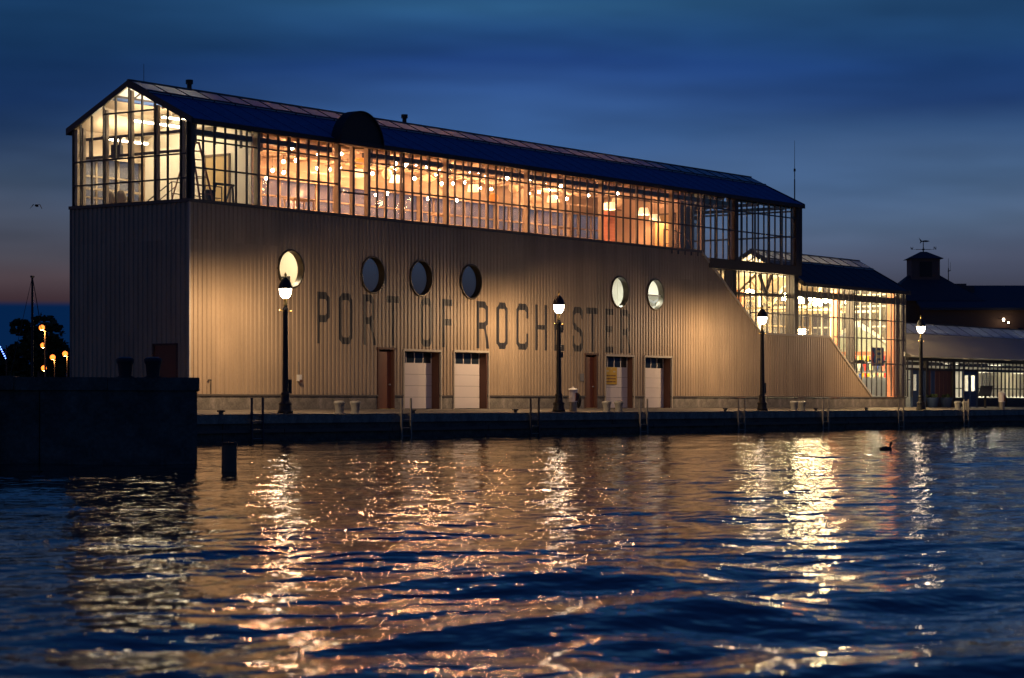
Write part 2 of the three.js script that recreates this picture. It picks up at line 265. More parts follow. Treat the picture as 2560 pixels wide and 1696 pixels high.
// ───────────────────────── terminal building ─────────────────────────
const EAVE = 11.6, RIDGE = 13.05, SILL = 8.55, BASE = 1.62, COL = 0.5785, FLOOR = 8.3;
const wallTop = (x) => x < 35.5 ? SILL : x < 41.3 ? SILL - (x - 35.5) * 0.655 : x < 48.5 ? 4.75 : Math.max(BASE, 4.75 - (x - 48.5) * 0.642);
const holes = [5.5, 10.4, 13.5, 16.9, 28.26, 31.31].map((x) => [x, 6.37, 0.71]);
const openings = [[10.72, 11.78, 3.44], [12.4, 14.8, 3.42], [15.73, 18.1, 3.44], [25.42, 26.4, 3.46], [27.1, 29.45, 3.45], [30.4, 32.75, 3.45]];
const terminal = thing('terminal_building', 'long tan ribbed metal terminal with a glazed top storey and blue roof', 'building');
{ // ribbed cladding, cut round the doors and the round windows
  const P = 0.235, prof = [[0, 0], [0.1, 0], [0.13, -0.034], [0.203, -0.034], [0.235, 0]];
  const cuts = openings.flatMap(([a, b]) => [a, b]);
  for (let x0 = 0, k = 0; x0 < 53.4; x0 += P * 4, k++) {
    const list = [], xs = [];
    for (let r = 0; r < 4; r++) for (let s = 0; s < 4; s++) { const a = x0 + r * P; xs.push([a + prof[s][0], prof[s][1], a + prof[s + 1][0], prof[s + 1][1]]); }
    const fine = [];
    for (const [xa, za, xb, zb] of xs) { const inside = [xa, ...cuts.filter((c) => c > xa + 1e-4 && c < xb - 1e-4), xb]; for (let q = 0; q + 1 < inside.length; q++) { const z = (x) => lerp(za, zb, (x - xa) / (xb - xa)); fine.push([inside[q], z(inside[q]), inside[q + 1], z(inside[q + 1])]); } }
    for (const [xa, za, xb, zb] of fine) {
      if (xa > 53.38) continue;
      const mid = (xa + xb) / 2, op = openings.find(([a, b]) => mid > a && mid < b), lo = op ? op[2] : BASE, ta = wallTop(xa), tb = wallTop(xb);
      if (ta <= lo && tb <= lo) continue;
      const quad = (a0, a1, b0, b1) => { const rows = Math.abs(a1 - a0) > 0.01 || Math.abs(b1 - b0) > 0.01; if (rows) list.push([[xa, a0, za], [xb, b0, zb], [xb, b1, zb], [xa, a1, za]]); };
      const hole = holes.find(([hx, , r]) => xb > hx - r && xa < hx + r);
      if (hole) { const [hx, hy, r] = hole, dy = (x) => Math.sqrt(Math.max(0, r * r - (x - hx) ** 2)); quad(lo, hy - dy(xa), lo, hy - dy(xb)); quad(hy + dy(xa), ta, hy + dy(xb), tb); } else quad(lo, ta, lo, tb);
    }
    if (!list.length) continue;
    const inked = x0 >= LET.x0 && x0 + P * 4 <= LET.x1;
    part('cladding_panel', poly(list, inked ? (p) => [(p[0] - LET.x0) / (LET.x1 - LET.x0), (p[1] - LET.y0) / (LET.y1 - LET.y0)] : (p) => [p[0] / 12, p[1] / 7.2]), (inked ? M.letteredSheets : M.sheets)[Math.floor(hash(k, 5) * 3)], terminal);
  }
  for (let z0 = 0; z0 > -5.9; z0 -= P * 4) {                            // the end wall
    const list = [];
    for (let r = 0; r < 4; r++) for (let s = 0; s < 4; s++) { const a = z0 - r * P, za = Math.max(-6, a - prof[s][0]), zb = Math.max(-6, a - prof[s + 1][0]); if (za - zb < 1e-4) continue; const lo = za < -0.62 && zb > -1.78 ? 3.46 : BASE; list.push([[-prof[s + 1][1] - 0.003, lo, zb], [-prof[s][1] - 0.003, lo, za], [-prof[s][1] - 0.003, SILL, za], [-prof[s + 1][1] - 0.003, SILL, zb]]); }
    part('cladding_panel', poly(list, (p) => [p[2] / 12, p[1] / 7.2]), M.sheet, terminal);
  }
  const ed = part('end_door', BB(0.02, 0.06, 1.06, 3.4, -1.75, -0.65), M.rust, terminal); part('frame', merge(BB(-0.02, 0.1, 1.06, 3.46, -0.65, -0.58), BB(-0.02, 0.1, 1.06, 3.46, -1.82, -1.75), BB(-0.02, 0.1, 3.4, 3.47, -1.82, -0.58)), M.jamb, ed);
  part('corner_trim', BB(-0.03, 0.05, BASE, SILL, -0.06, 0.02), M.trim, terminal);
  // masonry base between the doors, drip flashing above it
  const spans = []; let at = -0.06; for (const [a, b] of openings) { spans.push([at, a]); at = b; } spans.push([at, 57.6]);
  for (const [a, b] of spans) { for (let x = a; x < b - 0.05; x += 1.8) part('base_block', metres(BB(x + 0.004, Math.min(b, x + 1.796), 1.0, BASE - 0.05, -0.25, -0.02), 0.5), M.concrete, terminal); part('drip_flashing', BB(a, b, BASE - 0.045, BASE + 0.02, -0.08, 0.035), M.flash, terminal); }
  part('end_base', metres(BB(-0.04, 0.2, 0.9, BASE - 0.01, -6, -0.07), 0.5), M.concrete, terminal);
  // flashing along the top edge of the cladding
  part('top_flashing', BB(-0.06, 35.5, SILL - 0.02, SILL + 0.1, -0.12, 0.04), M.flash, terminal); part('end_flashing', BB(-0.06, 0.06, SILL - 0.02, SILL + 0.1, -6.1, -0.125), M.flash, terminal);
  part('slope_flashing', beam([35.5, SILL + 0.04, -0.02], [41.3, 4.79, -0.02], 0.13, 0.1), M.trim, terminal);
  part('ledge_flashing', BB(41.25, 48.5, 4.74, 4.84, -0.1, 0.05), M.trim, terminal);
  part('slope_flashing', beam([48.5, 4.79, -0.02], [53.4, BASE + 0.03, -0.02], 0.13, 0.1), M.trim, terminal);
  for (const [a, b, c, d] of [[0, 15.6, 1, SILL], [26.6, 35.3, 1, SILL], [15.6, 26.6, 1, 5.7], [15.6, 26.6, 8.0, SILL]]) part('rear_wall', BB(a, b, c, d, -6.1, -6.0), M.concrete, terminal);
  { const rw = holder('sightline_window', terminal); const bars = [15.6, 19.5, 23.1, 26.6]; for (let k = 0; k < 3; k++) part('pane', poly([[[bars[k] + 0.05, 5.7, -6.05], [bars[k + 1] - 0.05, 5.7, -6.05], [bars[k + 1] - 0.05, 8, -6.05], [bars[k] + 0.05, 8, -6.05]]]), M.tinted, rw); for (const b of bars) part('mullion', BB(b - 0.05, b + 0.05, 5.7, 8, -6.09, -6.0), M.steel, rw); }  // window strip added along the sightlines so sky shows through the round windows
  part('middle_floor', BB(0.2, 35.1, 4.5, 4.8, -5.95, -0.2), M.greywall, terminal);
  part('cross_wall', BB(35.2, 35.3, 1.0, FLOOR - 0.35, -6, -0.08), M.wall, terminal);
}
{ // round windows: a deep ring, a pane set back in it
  const ringG = lathe([[0.68, -0.24], [0.68, 0.05], [0.69, 0.06], [0.73, 0.06], [0.745, 0.045], [0.745, -0.04], [0.72, -0.04], [0.72, -0.24], [0.68, -0.24]], 40).rotateX(Math.PI / 2);
  const paneG = new THREE.CircleGeometry(0.68, 40);
  holes.forEach(([x, y], k) => { const w = holder('round_window', terminal); part('ring', ringG.clone().translate(x, y, 0), M.ringm, w); part('pane', paneG.clone().translate(x, y, -0.14), M.glass, w); if (k === 5) { part('glazing_bar', BB(x - 0.66, x + 0.66, y - 0.06, y - 0.01, -0.13, -0.09), M.white, w); } });
  const room = (x0, x1, z1, y0, y1, mat, floorMat) => { const r = holder('inner_room', terminal); part('wall', BB(x1, x1 + 0.08, y0, y1, z1, -0.16), mat, r); part('wall', BB(x0 - 0.08, x0, y0, y1, z1, -0.16), mat, r); part('wall', BB(x0, x1, y0, y1, z1 - 0.08, z1), mat, r); part('ceiling', BB(x0, x1, y1, y1 + 0.08, z1, -0.16), M.white, r); part('floor', BB(x0, x1, y0 - 0.08, y0, z1, -0.16), floorMat, r); return r; };
  room(3.4, 8.3, -4.2, 4.9, 8.05, M.wall, M.hallfloor); room(26.6, 34.6, -4.2, 4.9, 8.05, M.white, M.greywall);
  const lt = thing('ceiling_light', 'lit ceiling panel behind the round window nearest the corner', 'light', [6.6, 8.0, -2]); part('housing', B(1.2, 0.05, 0.6, 0, 0.015, 0), M.white, lt); part('lamp_panel', B(1.1, 0.02, 0.5, 0, -0.022, 0), M.tube, lt); areaLight(lt, 1.1, 0.5, [0, -0.05, 0], [6.6, 0, -2], ROOM, 60);
  const lt2 = thing('ceiling_light', 'lit ceiling panel behind the two pale round windows', 'light', [31.5, 8.0, -2]); part('housing', B(1.2, 0.05, 0.6, 0, 0.015, 0), M.white, lt2); part('lamp_panel', B(1.1, 0.02, 0.5, 0, -0.022, 0), M.whitepanel, lt2); areaLight(lt2, 1.1, 0.5, [0, -0.05, 0], [31.5, 0, -2], [0.95, 1, 0.82], 190);
  const pic = thing('notice_board', 'dark framed board on the wall inside the round window nearest the corner', 'board', [8.27, 6.0, -2.9]); part('frame', B(0.04, 0.6, 0.9), M.dark, pic); part('sheet', B(0.01, 0.46, 0.36, -0.026, 0, 0.18), M.cream, pic);
  const boat = thing('wall_picture', 'grey picture of a bird shape inside the rightmost round window', 'picture', [34.57, 6.25, -2.1]); part('backing', B(0.02, 0.5, 1.1), M.galv, boat); part('shape', merge(beam([-0.02, 0.1, -0.35], [-0.02, -0.1, 0], 0.02, 0.1), beam([-0.021, -0.1, 0], [-0.021, 0.12, 0.35], 0.02, 0.1)), M.greywall, boat);
}
{ // ground-floor doors, set back in the wall
  const singles = [[10.72, 11.78, 3.44], [25.42, 26.4, 3.46]];
  for (const [a, b, t] of singles) {
    const d = holder('red_door', terminal);
    part('leaf', BB(a + 0.07, b - 0.07, 1.1, t - 0.07, -0.16, -0.11), M.rust, d); part('frame', merge(BB(a, a + 0.07, 1.06, t, -0.2, 0.03), BB(b - 0.07, b, 1.06, t, -0.2, 0.03), BB(a - 0.04, b + 0.04, t, t + 0.08, -0.1, 0.06)), M.jamb, d);
    part('handle', CY(0.03, 0.03, 0.07, 8).rotateX(Math.PI / 2).translate(b - 0.2, 2.05, -0.08), M.aluminium, d); part('threshold', BB(a + 0.02, b - 0.02, 1.062, 1.1, -0.15, 0.04), M.brass, d);
  }
  [[12.4, 14.8, 3.42], [15.73, 18.1, 3.44], [27.1, 29.45, 3.45], [30.4, 32.75, 3.45]].forEach(([a, b, t], k) => {
    const d = holder('loading_door', terminal), z = k === 2 ? -0.3 : -0.4;
    const cells = 4, y0 = 1.09, y1 = 2.95;
    for (let q = 0; q < 4; q++) part('door_section', BB(a + 0.06, b - 0.06, y0 + q * (y1 - y0) / 4 + 0.005, y0 + (q + 1) * (y1 - y0) / 4 - 0.005, z - 0.05, z), k === 2 && q < 3 ? M.doorwhite : M.doorwhite, d);
    for (let q = 0; q <= cells; q++) part('window_bar', BB(a + 0.06 + q * (b - a - 0.16) / cells, a + 0.1 + q * (b - a - 0.16) / cells, y1, t - 0.06, z - 0.05, z), M.doorwhite, d);
    for (let q = 0; q < cells; q++) part('pane', BB(a + 0.1 + q * (b - a - 0.16) / cells, a + 0.06 + (q + 1) * (b - a - 0.16) / cells, y1 + 0.003, t - 0.07, z - 0.03, z - 0.02), M.darkglass, d);
    part('side_jamb', BB(b - 0.05, b, 1.06, t, z - 0.1, -0.05), M.jamb, d); part('side_jamb', BB(a, a + 0.05, 1.06, t, z - 0.1, -0.05), M.jamb, d);
    part('lintel', BB(a - 0.03, b + 0.03, t - 0.02, t + 0.07, z - 0.1, 0.045), M.trim, d); part('frame', BB(a - 0.06, a + 0.0, 1.06, t, -0.05, 0.04), M.trim, d); part('frame', BB(b, b + 0.06, 1.06, t, -0.05, 0.04), M.trim, d);
    part('back_board', BB(a, b, 1.0, t, z - 0.16, z - 0.12), M.dark, d);
  });
  const sg = thing('warning_sign', 'yellow warning sign fixed to the third loading door', 'sign', [27.95, 2.55, -0.27]);
  const cv = document.createElement('canvas'); cv.width = 256; cv.height = 256; const c = cv.getContext('2d'); c.fillStyle = '#d9ab1c'; c.fillRect(0, 0, 256, 256); c.fillStyle = '#6a3a08';
  for (let k = 0; k < 3; k++) { let x = 26; const y = 116 + k * 46; while (x < 226) { const w = 8 + rnd(0, 20); c.fillRect(x, y, Math.min(w, 230 - x), 20); x += w + 5; } }
  c.fillStyle = '#d8c690'; c.fillRect(30, 40, 46, 26); c.fillRect(176, 52, 50, 22); c.fillRect(118, 12, 30, 14);
  const tx = new THREE.CanvasTexture(cv); tx.colorSpace = THREE.SRGBColorSpace;
  part('board', B(1.0, 0.8, 0.02), M.brass, sg); part('print', new THREE.PlaneGeometry(0.96, 0.76).translate(0, 0, 0.014), std(1, 1, 1, { map: tx, roughness: 0.35 }), sg);
  solo('wall_plaque', B(0.3, 0.34, 0.02), M.galv, 'small grey plaque on the cladding left of the right-hand red door', 'plaque', null, [25.15, 2.45, 0.02]);
  const hy = thing('wall_outlet', 'small pale electrical outlet box on the cladding near the first street lamp', 'outlet', [5.9, 2.27, 0.02]); part('box', B(0.16, 0.24, 0.12, 0, 0, 0.06), M.white, hy); part('lid', B(0.14, 0.1, 0.04, 0.02, -0.12, 0.14), M.jamb, hy); part('conduit', CY(0.02, 0.02, 0.5, 6, 0, 0.36, 0.03), M.galv, hy);
  const tap = thing('hose_tap', 'tiny dark tap on a standpipe low on the cladding by the building corner', 'tap', [1.05, 1.65, 0.03]); part('pipe', CY(0.02, 0.02, 0.5, 6, 0, 0.25, 0.03), M.dark, tap); part('spout', B(0.14, 0.04, 0.05, -0.05, 0.5, 0.03), M.dark, tap);
}
// ── the glazed storey ──
function glaze(parent, at, cells, rowsH, bottom, top, mats, bar = 0.045, pane = M.glass) {
  // cells: bar positions along the wall; at(u, h, out) -> point; a pane for every cell and row, an upright at every bar, a rail at every row
  const { upright, rail } = mats;
  for (let k = 0; k + 1 < cells.length; k++) {
    const a = cells[k] + bar / 2, b = cells[k + 1] - bar / 2;
    for (let r = 0; r + 1 < rowsH.length; r++) {
      const lo = rowsH[r] + 0.02, hi = rowsH[r + 1] - 0.02, A0 = Math.max(lo, bottom(a)), B0 = Math.max(lo, bottom(b)), A1 = Math.min(hi, top(a)), B1 = Math.min(hi, top(b));
      if (A1 - A0 < 0.04 && B1 - B0 < 0.04) continue;
      part('pane', poly([[at(a, Math.min(A0, A1), 0), at(b, Math.min(B0, B1), 0), at(b, Math.max(B0, B1), 0), at(a, Math.max(A0, A1), 0)]]), pane, parent);
    }
  }
  for (const u of cells) if (top(u) - bottom(u) > 0.08) part('mullion', beam(at(u, bottom(u), 0.005), at(u, top(u), 0.005), bar, bar + 0.04), upright, parent);
  for (const h of rowsH.slice(1, -1)) {
    let s = null;
    for (let k = 0; k < cells.length; k++) {
      const ok = bottom(cells[k]) < h - 0.02 && top(cells[k]) > h + 0.02;
      if (ok && s === null) s = cells[k];
      if (s !== null && (!ok || k === cells.length - 1)) { const e = ok ? cells[k] : cells[k - 1]; if (e > s + 0.1) part('transom', beam(at(s, h, 0.012), at(e, h, 0.012), bar + 0.035, bar + 0.012), rail, parent); s = null; }
    }
  }
}
const range = (a, b, n) => Array.from({ length: n + 1 }, (_, k) => a + (b - a) * k / n);
const SM = { upright: M.steel, rail: M.steel }, CM = { upright: M.cream, rail: M.cream };
const atFront = (z) => (u, h, o) => [u, h, z + o], atSide = (x, s) => (u, h, o) => [x + o * s, h, u];
const under = (e, r) => (z) => e + (r - e) * (1 - Math.abs(z + 3) / 3);
const upper = holder('glazed_front', terminal), BAYS = [0.12, 3.62, 8.28, 10.1, 15.2, 20.97, 26.75, 32.78, 38.72, 44.95];
for (let k = 0; k + 1 < BAYS.length; k++) {
  const a = BAYS[k], b = BAYS[k + 1], n = k === 2 ? 2 : Math.round((b - a) / COL);
  const floorTop = b > 36 ? 8.36 : SILL + 0.1;
  glaze(upper, atFront(0), range(a, b, n), k === 2 ? [floorTop, 9.5, 10.35, 11.34] : [floorTop, 9.78, 10.77, 11.42], () => floorTop, () => k === 2 ? 11.34 : 11.42, SM);
}
for (const x of BAYS) { const big = x > 36; part('post', BB(x - (big ? 0.17 : 0.075), x + (big ? 0.17 : 0.075), x < 36 ? SILL + 0.1 : 8.3, 11.44, big ? -0.24 : -0.13, 0.08), big ? M.postdark : x < 1 ? M.steel : M.post, terminal); }
for (const x of [12.3, 18.1, 23.9, 29.8, 35.6, 6.0]) part('post', BB(x - 0.04, x + 0.04, SILL + 0.1, 11.4, -0.12, -0.04), M.post, terminal);
part('post', BB(45.12, 45.4, 8.3, 11.44, -0.28, 0.09), M.postdark, terminal);
// shade box and hanging rail behind the top of the glass
for (const [a, b] of [[0.2, 3.5], [3.75, 8.1], [10.25, 38.5]]) {
  part('shade_box', BB(a, b, 11.0, 11.19, -0.42, -0.14), M.postdark, terminal);
  for (let x = a + 0.35; x < b; x += rnd(0.9, 1.6)) part('hanger', BB(x, x + 0.05, 10.72, 11.4, -0.3, -0.2), M.steel, terminal);
}
const endWall = holder('glazed_end', terminal), endZ = [-5.9, -5.5, -4.92, -4.3, -3.68, -3.0, -2.34, -1.7, -1.06, -0.42, -0.1];
glaze(endWall, atSide(0.0, -1), endZ, [SILL + 0.1, 9.39, 10.27, 11.95, 13.1], () => SILL + 0.1, under(11.42, 12.86), SM);
for (const z of [-5.5, -4.3, -3, -1.7, -0.42]) part('end_post', BB(0.06, 0.2, SILL + 0.1, under(11.3, 12.75)(z), z - 0.06, z + 0.06), M.post, terminal);
for (const h of [10.43, 11.13]) part('end_beam', BB(0.24, 0.34, h - 0.05, h + 0.05, -5.55, -0.38), M.steel, terminal);
for (const z of [-5.3, -3.75, -1.95, -0.6]) part('end_beam_tie', BB(0.25, 0.33, 10.48, 11.08, z - 0.04, z + 0.04), M.steel, terminal);
const farEnd = holder('glazed_far_end', terminal);
glaze(farEnd, atSide(45.4, 1), [-5.9, -5.1, -4.3, -3.5, -2.7, -1.9, -1.1, -0.3], [8.36, 9.9, 11.2, 13.1], () => 8.36, under(11.42, 12.86), { upright: M.post, rail: M.post }, 0.07);
const rear = holder('glazed_rear', terminal);
{ const rearX = []; for (let x = 0.1; x < 45.4; x += 1.16) rearX.push(x); glaze(rear, (u, h, o) => [u, h, -6 + o], rearX, [8.4, 9.05, 9.85, 10.75, 11.42], () => 8.4, () => 11.42, CM, 0.06, M.hazyglass); }
for (const x of [0.15, 3.62, 9.2, 15.2, 20.97, 26.75, 32.78, 38.72, 45.2]) part('rear_post', BB(x - 0.09, x + 0.09, FLOOR, 11.5, -5.93, -5.76), M.cream, terminal);
for (const [a, b] of [[0.2, 3.5], [3.75, 35.6]]) { part('rear_fascia', BB(a, b, 10.62, 11.5, -5.9, -5.82), M.ceiling, terminal); part('rear_beam', BB(a, b, 10.5, 10.66, -5.81, -5.66), M.cream, terminal); } part('rear_beam', BB(38.9, 45.3, 10.95, 11.15, -5.9, -5.72), M.cream, terminal); part('rear_rail', BB(0.2, 45.3, 9.32, 9.4, -5.86, -5.74), M.cream, terminal);
part('upper_floor', BB(0.05, 45.35, FLOOR - 0.32, FLOOR, -5.98, -0.14), M.hallfloor, terminal);
part('floor_beam', BB(36.2, 45.4, 7.86, 8.34, -0.3, 0.06), M.postdark, terminal);
// roof
function roof(parent, x0, x1, eave, ridge, mat, step, stripTo, stripMat, ceilMat) {
  const k = (ridge - eave) / 3, yAt = (z) => ridge - k * Math.abs(z + 3), n = Math.round((x1 - x0) / step), zs = -3 + stripTo;
  for (let q = 0; q < n; q++) {
    const a = x0 + (x1 - x0) * q / n, b = x0 + (x1 - x0) * (q + 1) / n - 0.006;
    for (const s of [1, -1]) {
      const z = (t) => -3 + s * (t + 3);
      part('roof_panel', merge(slab(a, b, z(0.16), yAt(0.16), z(zs), yAt(zs), 0.07), slab(a, a + 0.04, z(0.16), yAt(0.16) + 0.014, z(zs), yAt(zs) + 0.014, 0.02)), mat, parent);
      if (stripMat) part('skylight_panel', slab(a + 0.02, b - 0.02, z(zs + 0.06), yAt(zs + 0.06) + 0.06, z(-2.98), yAt(-2.98) + 0.06, 0.03), stripMat, parent);
      if (stripMat && q % 1 === 0) part('skylight_bar', slab(a - 0.025, a + 0.02, z(zs + 0.08), yAt(zs + 0.08) + 0.09, z(-2.98), yAt(-2.98) + 0.09, 0.11), M.steel, parent);
      if (ceilMat && q % 3 === 0) part('ceiling_board', slab(a + 0.01, Math.min(x1, a + (x1 - x0) / n * 3) - 0.01, z(-0.05), yAt(-0.05) - 0.12, z(zs + 0.05), yAt(zs + 0.05) - 0.12, 0.05), ceilMat, parent);
    }
  }
  for (const s of [1, -1]) { const z = (t) => -3 + s * (t + 3); part('gutter', BB(x0 - 0.02, x1 + 0.02, yAt(0.16) - 0.2, yAt(0.16) - 0.02, z(0.1), z(0.24)), M.postdark, parent); if (stripMat) part('strip_edge', BB(x0, x1, yAt(zs) - 0.03, yAt(zs) + 0.1, z(zs) - 0.04, z(zs) + 0.04), M.steel, parent); }
  part('ridge_cap', BB(x0 - 0.04, x1 + 0.04, ridge + 0.03, ridge + 0.1, -3.07, -2.93), M.steel, parent);
  for (const x of [x0 - 0.08, x1]) for (const s of [1, -1]) { const z = (t) => -3 + s * (t + 3); part('rake_board', slab(x, x + 0.08, z(0.2), yAt(0.2) + 0.05, z(-3), ridge + 0.06, 0.24), M.steel, parent); }
}
const mainRoof = holder('roof', terminal);
roof(mainRoof, -0.02, 45.42, EAVE, RIDGE, M.roof, 1.154, 0.92, M.skylight, M.ceiling);
for (const x of [3.62, 9.2, 15.2, 20.97, 26.75, 32.78, 38.72, 44.95]) part('rafter', merge(beam([x, 11.35, -0.15], [x, 12.78, -3], 0.12, 0.16), beam([x, 12.78, -3], [x, 11.35, -5.85], 0.12, 0.16)), M.cream, terminal);
for (const x of [1.8, 6.4, 12.2, 18.1, 23.9, 29.8]) part('tie_beam', BB(x - 0.06, x + 0.06, 11.28, 11.42, -5.8, -0.4), M.cream, terminal);
for (const z of [-1.6, -4.4]) part('purlin', BB(0.3, 38.6, 12.0, 12.1, z - 0.05, z + 0.05), M.cream, terminal);
for (const [y, z] of [[10.98, -1.9], [11.2, -3.0], [10.8, -4.6]]) part('track_rail', BB(3.8, 35.5, y - 0.03, y + 0.03, z - 0.025, z + 0.025), M.cream, terminal);
for (let x = 4.6; x < 35; x += 1.93) part('cross_tie', BB(x - 0.025, x + 0.025, 11.3, 11.36, -5.7, -0.45), M.cream, terminal);
for (const z of [-1.0, -5.0]) part('duct', CY(0.13, 0.13, 30.5, 14).rotateZ(Math.PI / 2).translate(19.6, 11.45, z), M.cream, terminal);
part('tie_beam', BB(38.9, 45.2, 11.3, 11.44, -0.5, -0.36), M.postdark, terminal);
for (const x of [41.5, 44.2]) part('tie_beam', BB(x - 0.06, x + 0.06, 11.2, 11.36, -5.8, -0.3), M.postdark, terminal);
// inner walls
const gableWall = (x, name, mat, near = 0.26) => { const s = new THREE.Shape(); [[near, FLOOR], [5.7, FLOOR], [5.7, 11.38], [3, 12.66], [near, 11.38 + (near - 0.26) * 0.47]].forEach(([u, v], k) => k ? s.lineTo(u, v) : s.moveTo(u, v)); part(name, new THREE.ExtrudeGeometry(s, { depth: 0.1, bevelEnabled: false }).rotateY(Math.PI / 2).translate(x, 0, 0), mat, terminal); };
gableWall(3.56, 'room_wall', M.wall);
gableWall(35.62, 'hall_wall', M.peach, 1.3);  // cut short at the front so hall light leaks into the next bay
gableWall(38.7, 'terrace_wall', M.greywall, 2.4);  // shortened likewise to let warm light through to the terrace
const rd = part('room_door', BB(3.52, 3.558, FLOOR + 0.02, 10.56, -2.5, -1.35), M.tan, terminal); part('frame', merge(BB(3.5, 3.556, FLOOR, 10.64, -1.35, -1.27), BB(3.5, 3.556, FLOOR, 10.64, -2.58, -2.5), BB(3.5, 3.556, 10.56, 10.65, -2.58, -1.27)), M.wood, rd); part('handle', B(0.05, 0.04, 0.14, 3.49, 9.35, -2.4), M.galv, rd);
const hd = part('hall_door', BB(35.57, 35.615, FLOOR, 10.45, -2.7, -1.6), M.tan, terminal); part('frame', merge(BB(35.55, 35.61, FLOOR, 10.53, -1.6, -1.5), BB(35.55, 35.61, FLOOR, 10.53, -2.8, -2.7), BB(35.55, 35.61, 10.45, 10.54, -2.8, -1.5)), M.wood, hd);
{ // barrel dormer over the narrow bay
  const d = holder('dormer', terminal), cx = 9.19, r = 1.3, y0 = 11.32, n = 28;
  const shape = new THREE.Shape(); shape.absarc(cx, y0, r, 0, Math.PI, false); shape.lineTo(cx + r, y0);
  part('front_panel', new THREE.ExtrudeGeometry(shape, { depth: 0.3, bevelEnabled: false, curveSegments: n }).translate(0, 0, 0.12), M.dark, d);
  const hood = []; for (let k = 0; k < n; k++) { const a = k / n * Math.PI, b = (k + 1) / n * Math.PI, p = (t, z, q) => [cx + Math.cos(t) * (r + q), y0 + Math.sin(t) * (r + q), z]; hood.push([p(a, 0.5, 0.05), p(b, 0.5, 0.05), p(b, 0.0, 0.05), p(a, 0.0, 0.05)], [p(a, 0.5, 0.005), p(b, 0.5, 0.005), p(b, 0.5, 0.05), p(a, 0.5, 0.05)], [p(a, 0.0, 0.005), p(b, 0.0, 0.005), p(b, 0.0, 0.05), p(a, 0.0, 0.05)]); }
  part('hood', poly(hood), M.dark, d); part('lintel', BB(cx - 1.3, cx + 1.3, 11.3, 11.46, 0.1, 0.46), M.postdark, d);
  part('centre_bar', BB(9.12, 9.26, SILL + 0.1, 11.34, -0.12, 0.04), M.post, terminal);
}
for (const [x, label] of [[3.8, 'short roof vent pipe near the gable end of the ridge'], [17.0, 'short roof vent pipe right of the arched dormer']]) { const v = thing('vent_pipe', label, 'vent', [x, 12.8, -3.6], 0, 'roof vent pipes'); part('pipe', CY(0.09, 0.09, 0.75, 10, 0, 0.3, 0), M.dark, v); part('cowl', CY(0.14, 0.14, 0.16, 10, 0, 0.72, 0), M.dark, v); }
{ const a = thing('radio_antenna', 'thin whip antenna on the far right eave of the long roof', 'antenna', [45.3, 11.7, -0.3]); part('mount', CY(0.035, 0.035, 1.2, 6, 0, 0.55, 0), M.dark, a); part('clamp', CY(0.06, 0.06, 0.14, 6, 0, 1.62, 0), M.dark, a); part('lower_rod', CY(0.025, 0.025, 0.6, 6, 0, 1.4, 0), M.dark, a); part('whip', CY(0.008, 0.016, 1.5, 5, 0, 2.4, 0), M.dark, a); }
solo('lightning_rod', CY(0.008, 0.012, 0.7, 5), M.dark, 'hair-thin rod standing on the ridge at the gable end', 'rod', null, [0.75, 13.45, -3]);

// ── inside the end room ──
for (const [x, y, z, len, label] of [[1.7, 11.75, -1.75, 2.6, 'bright fluorescent ceiling fitting nearest the facade in the end room'], [1.9, 11.75, -3.4, 2.6, 'bright fluorescent ceiling fitting under the ridge in the end room'], [1.8, 11.2, -5.0, 2.4, 'low fluorescent fitting by the rear windows of the end room']]) {
  const f = thing('strip_light', label, 'light', [x, y, z], 0, 'strip lights in the end room'); part('housing', B(len, 0.07, 0.16, 0, 0.04, 0), M.white, f); part('lamp_tube', CY(0.028, 0.028, len - 0.1, 8).rotateZ(Math.PI / 2).translate(0, -0.03, 0.04), M.tube, f); part('lamp_tube', CY(0.028, 0.028, len - 0.1, 8).rotateZ(Math.PI / 2).translate(0, -0.03, -0.04), M.tube, f);
  for (const s of [-0.8, 0.8]) part('hanger', CY(0.008, 0.008, 0.5, 4, s, 0.3, 0), M.galv, f); areaLight(f, len, 0.16, [0, -0.07, 0], [x, 0, z], ROOM, 30);
  areaLight(f, len, 0.16, [0, 0.09, 0], [x, 20, z], ROOM, 60);
}
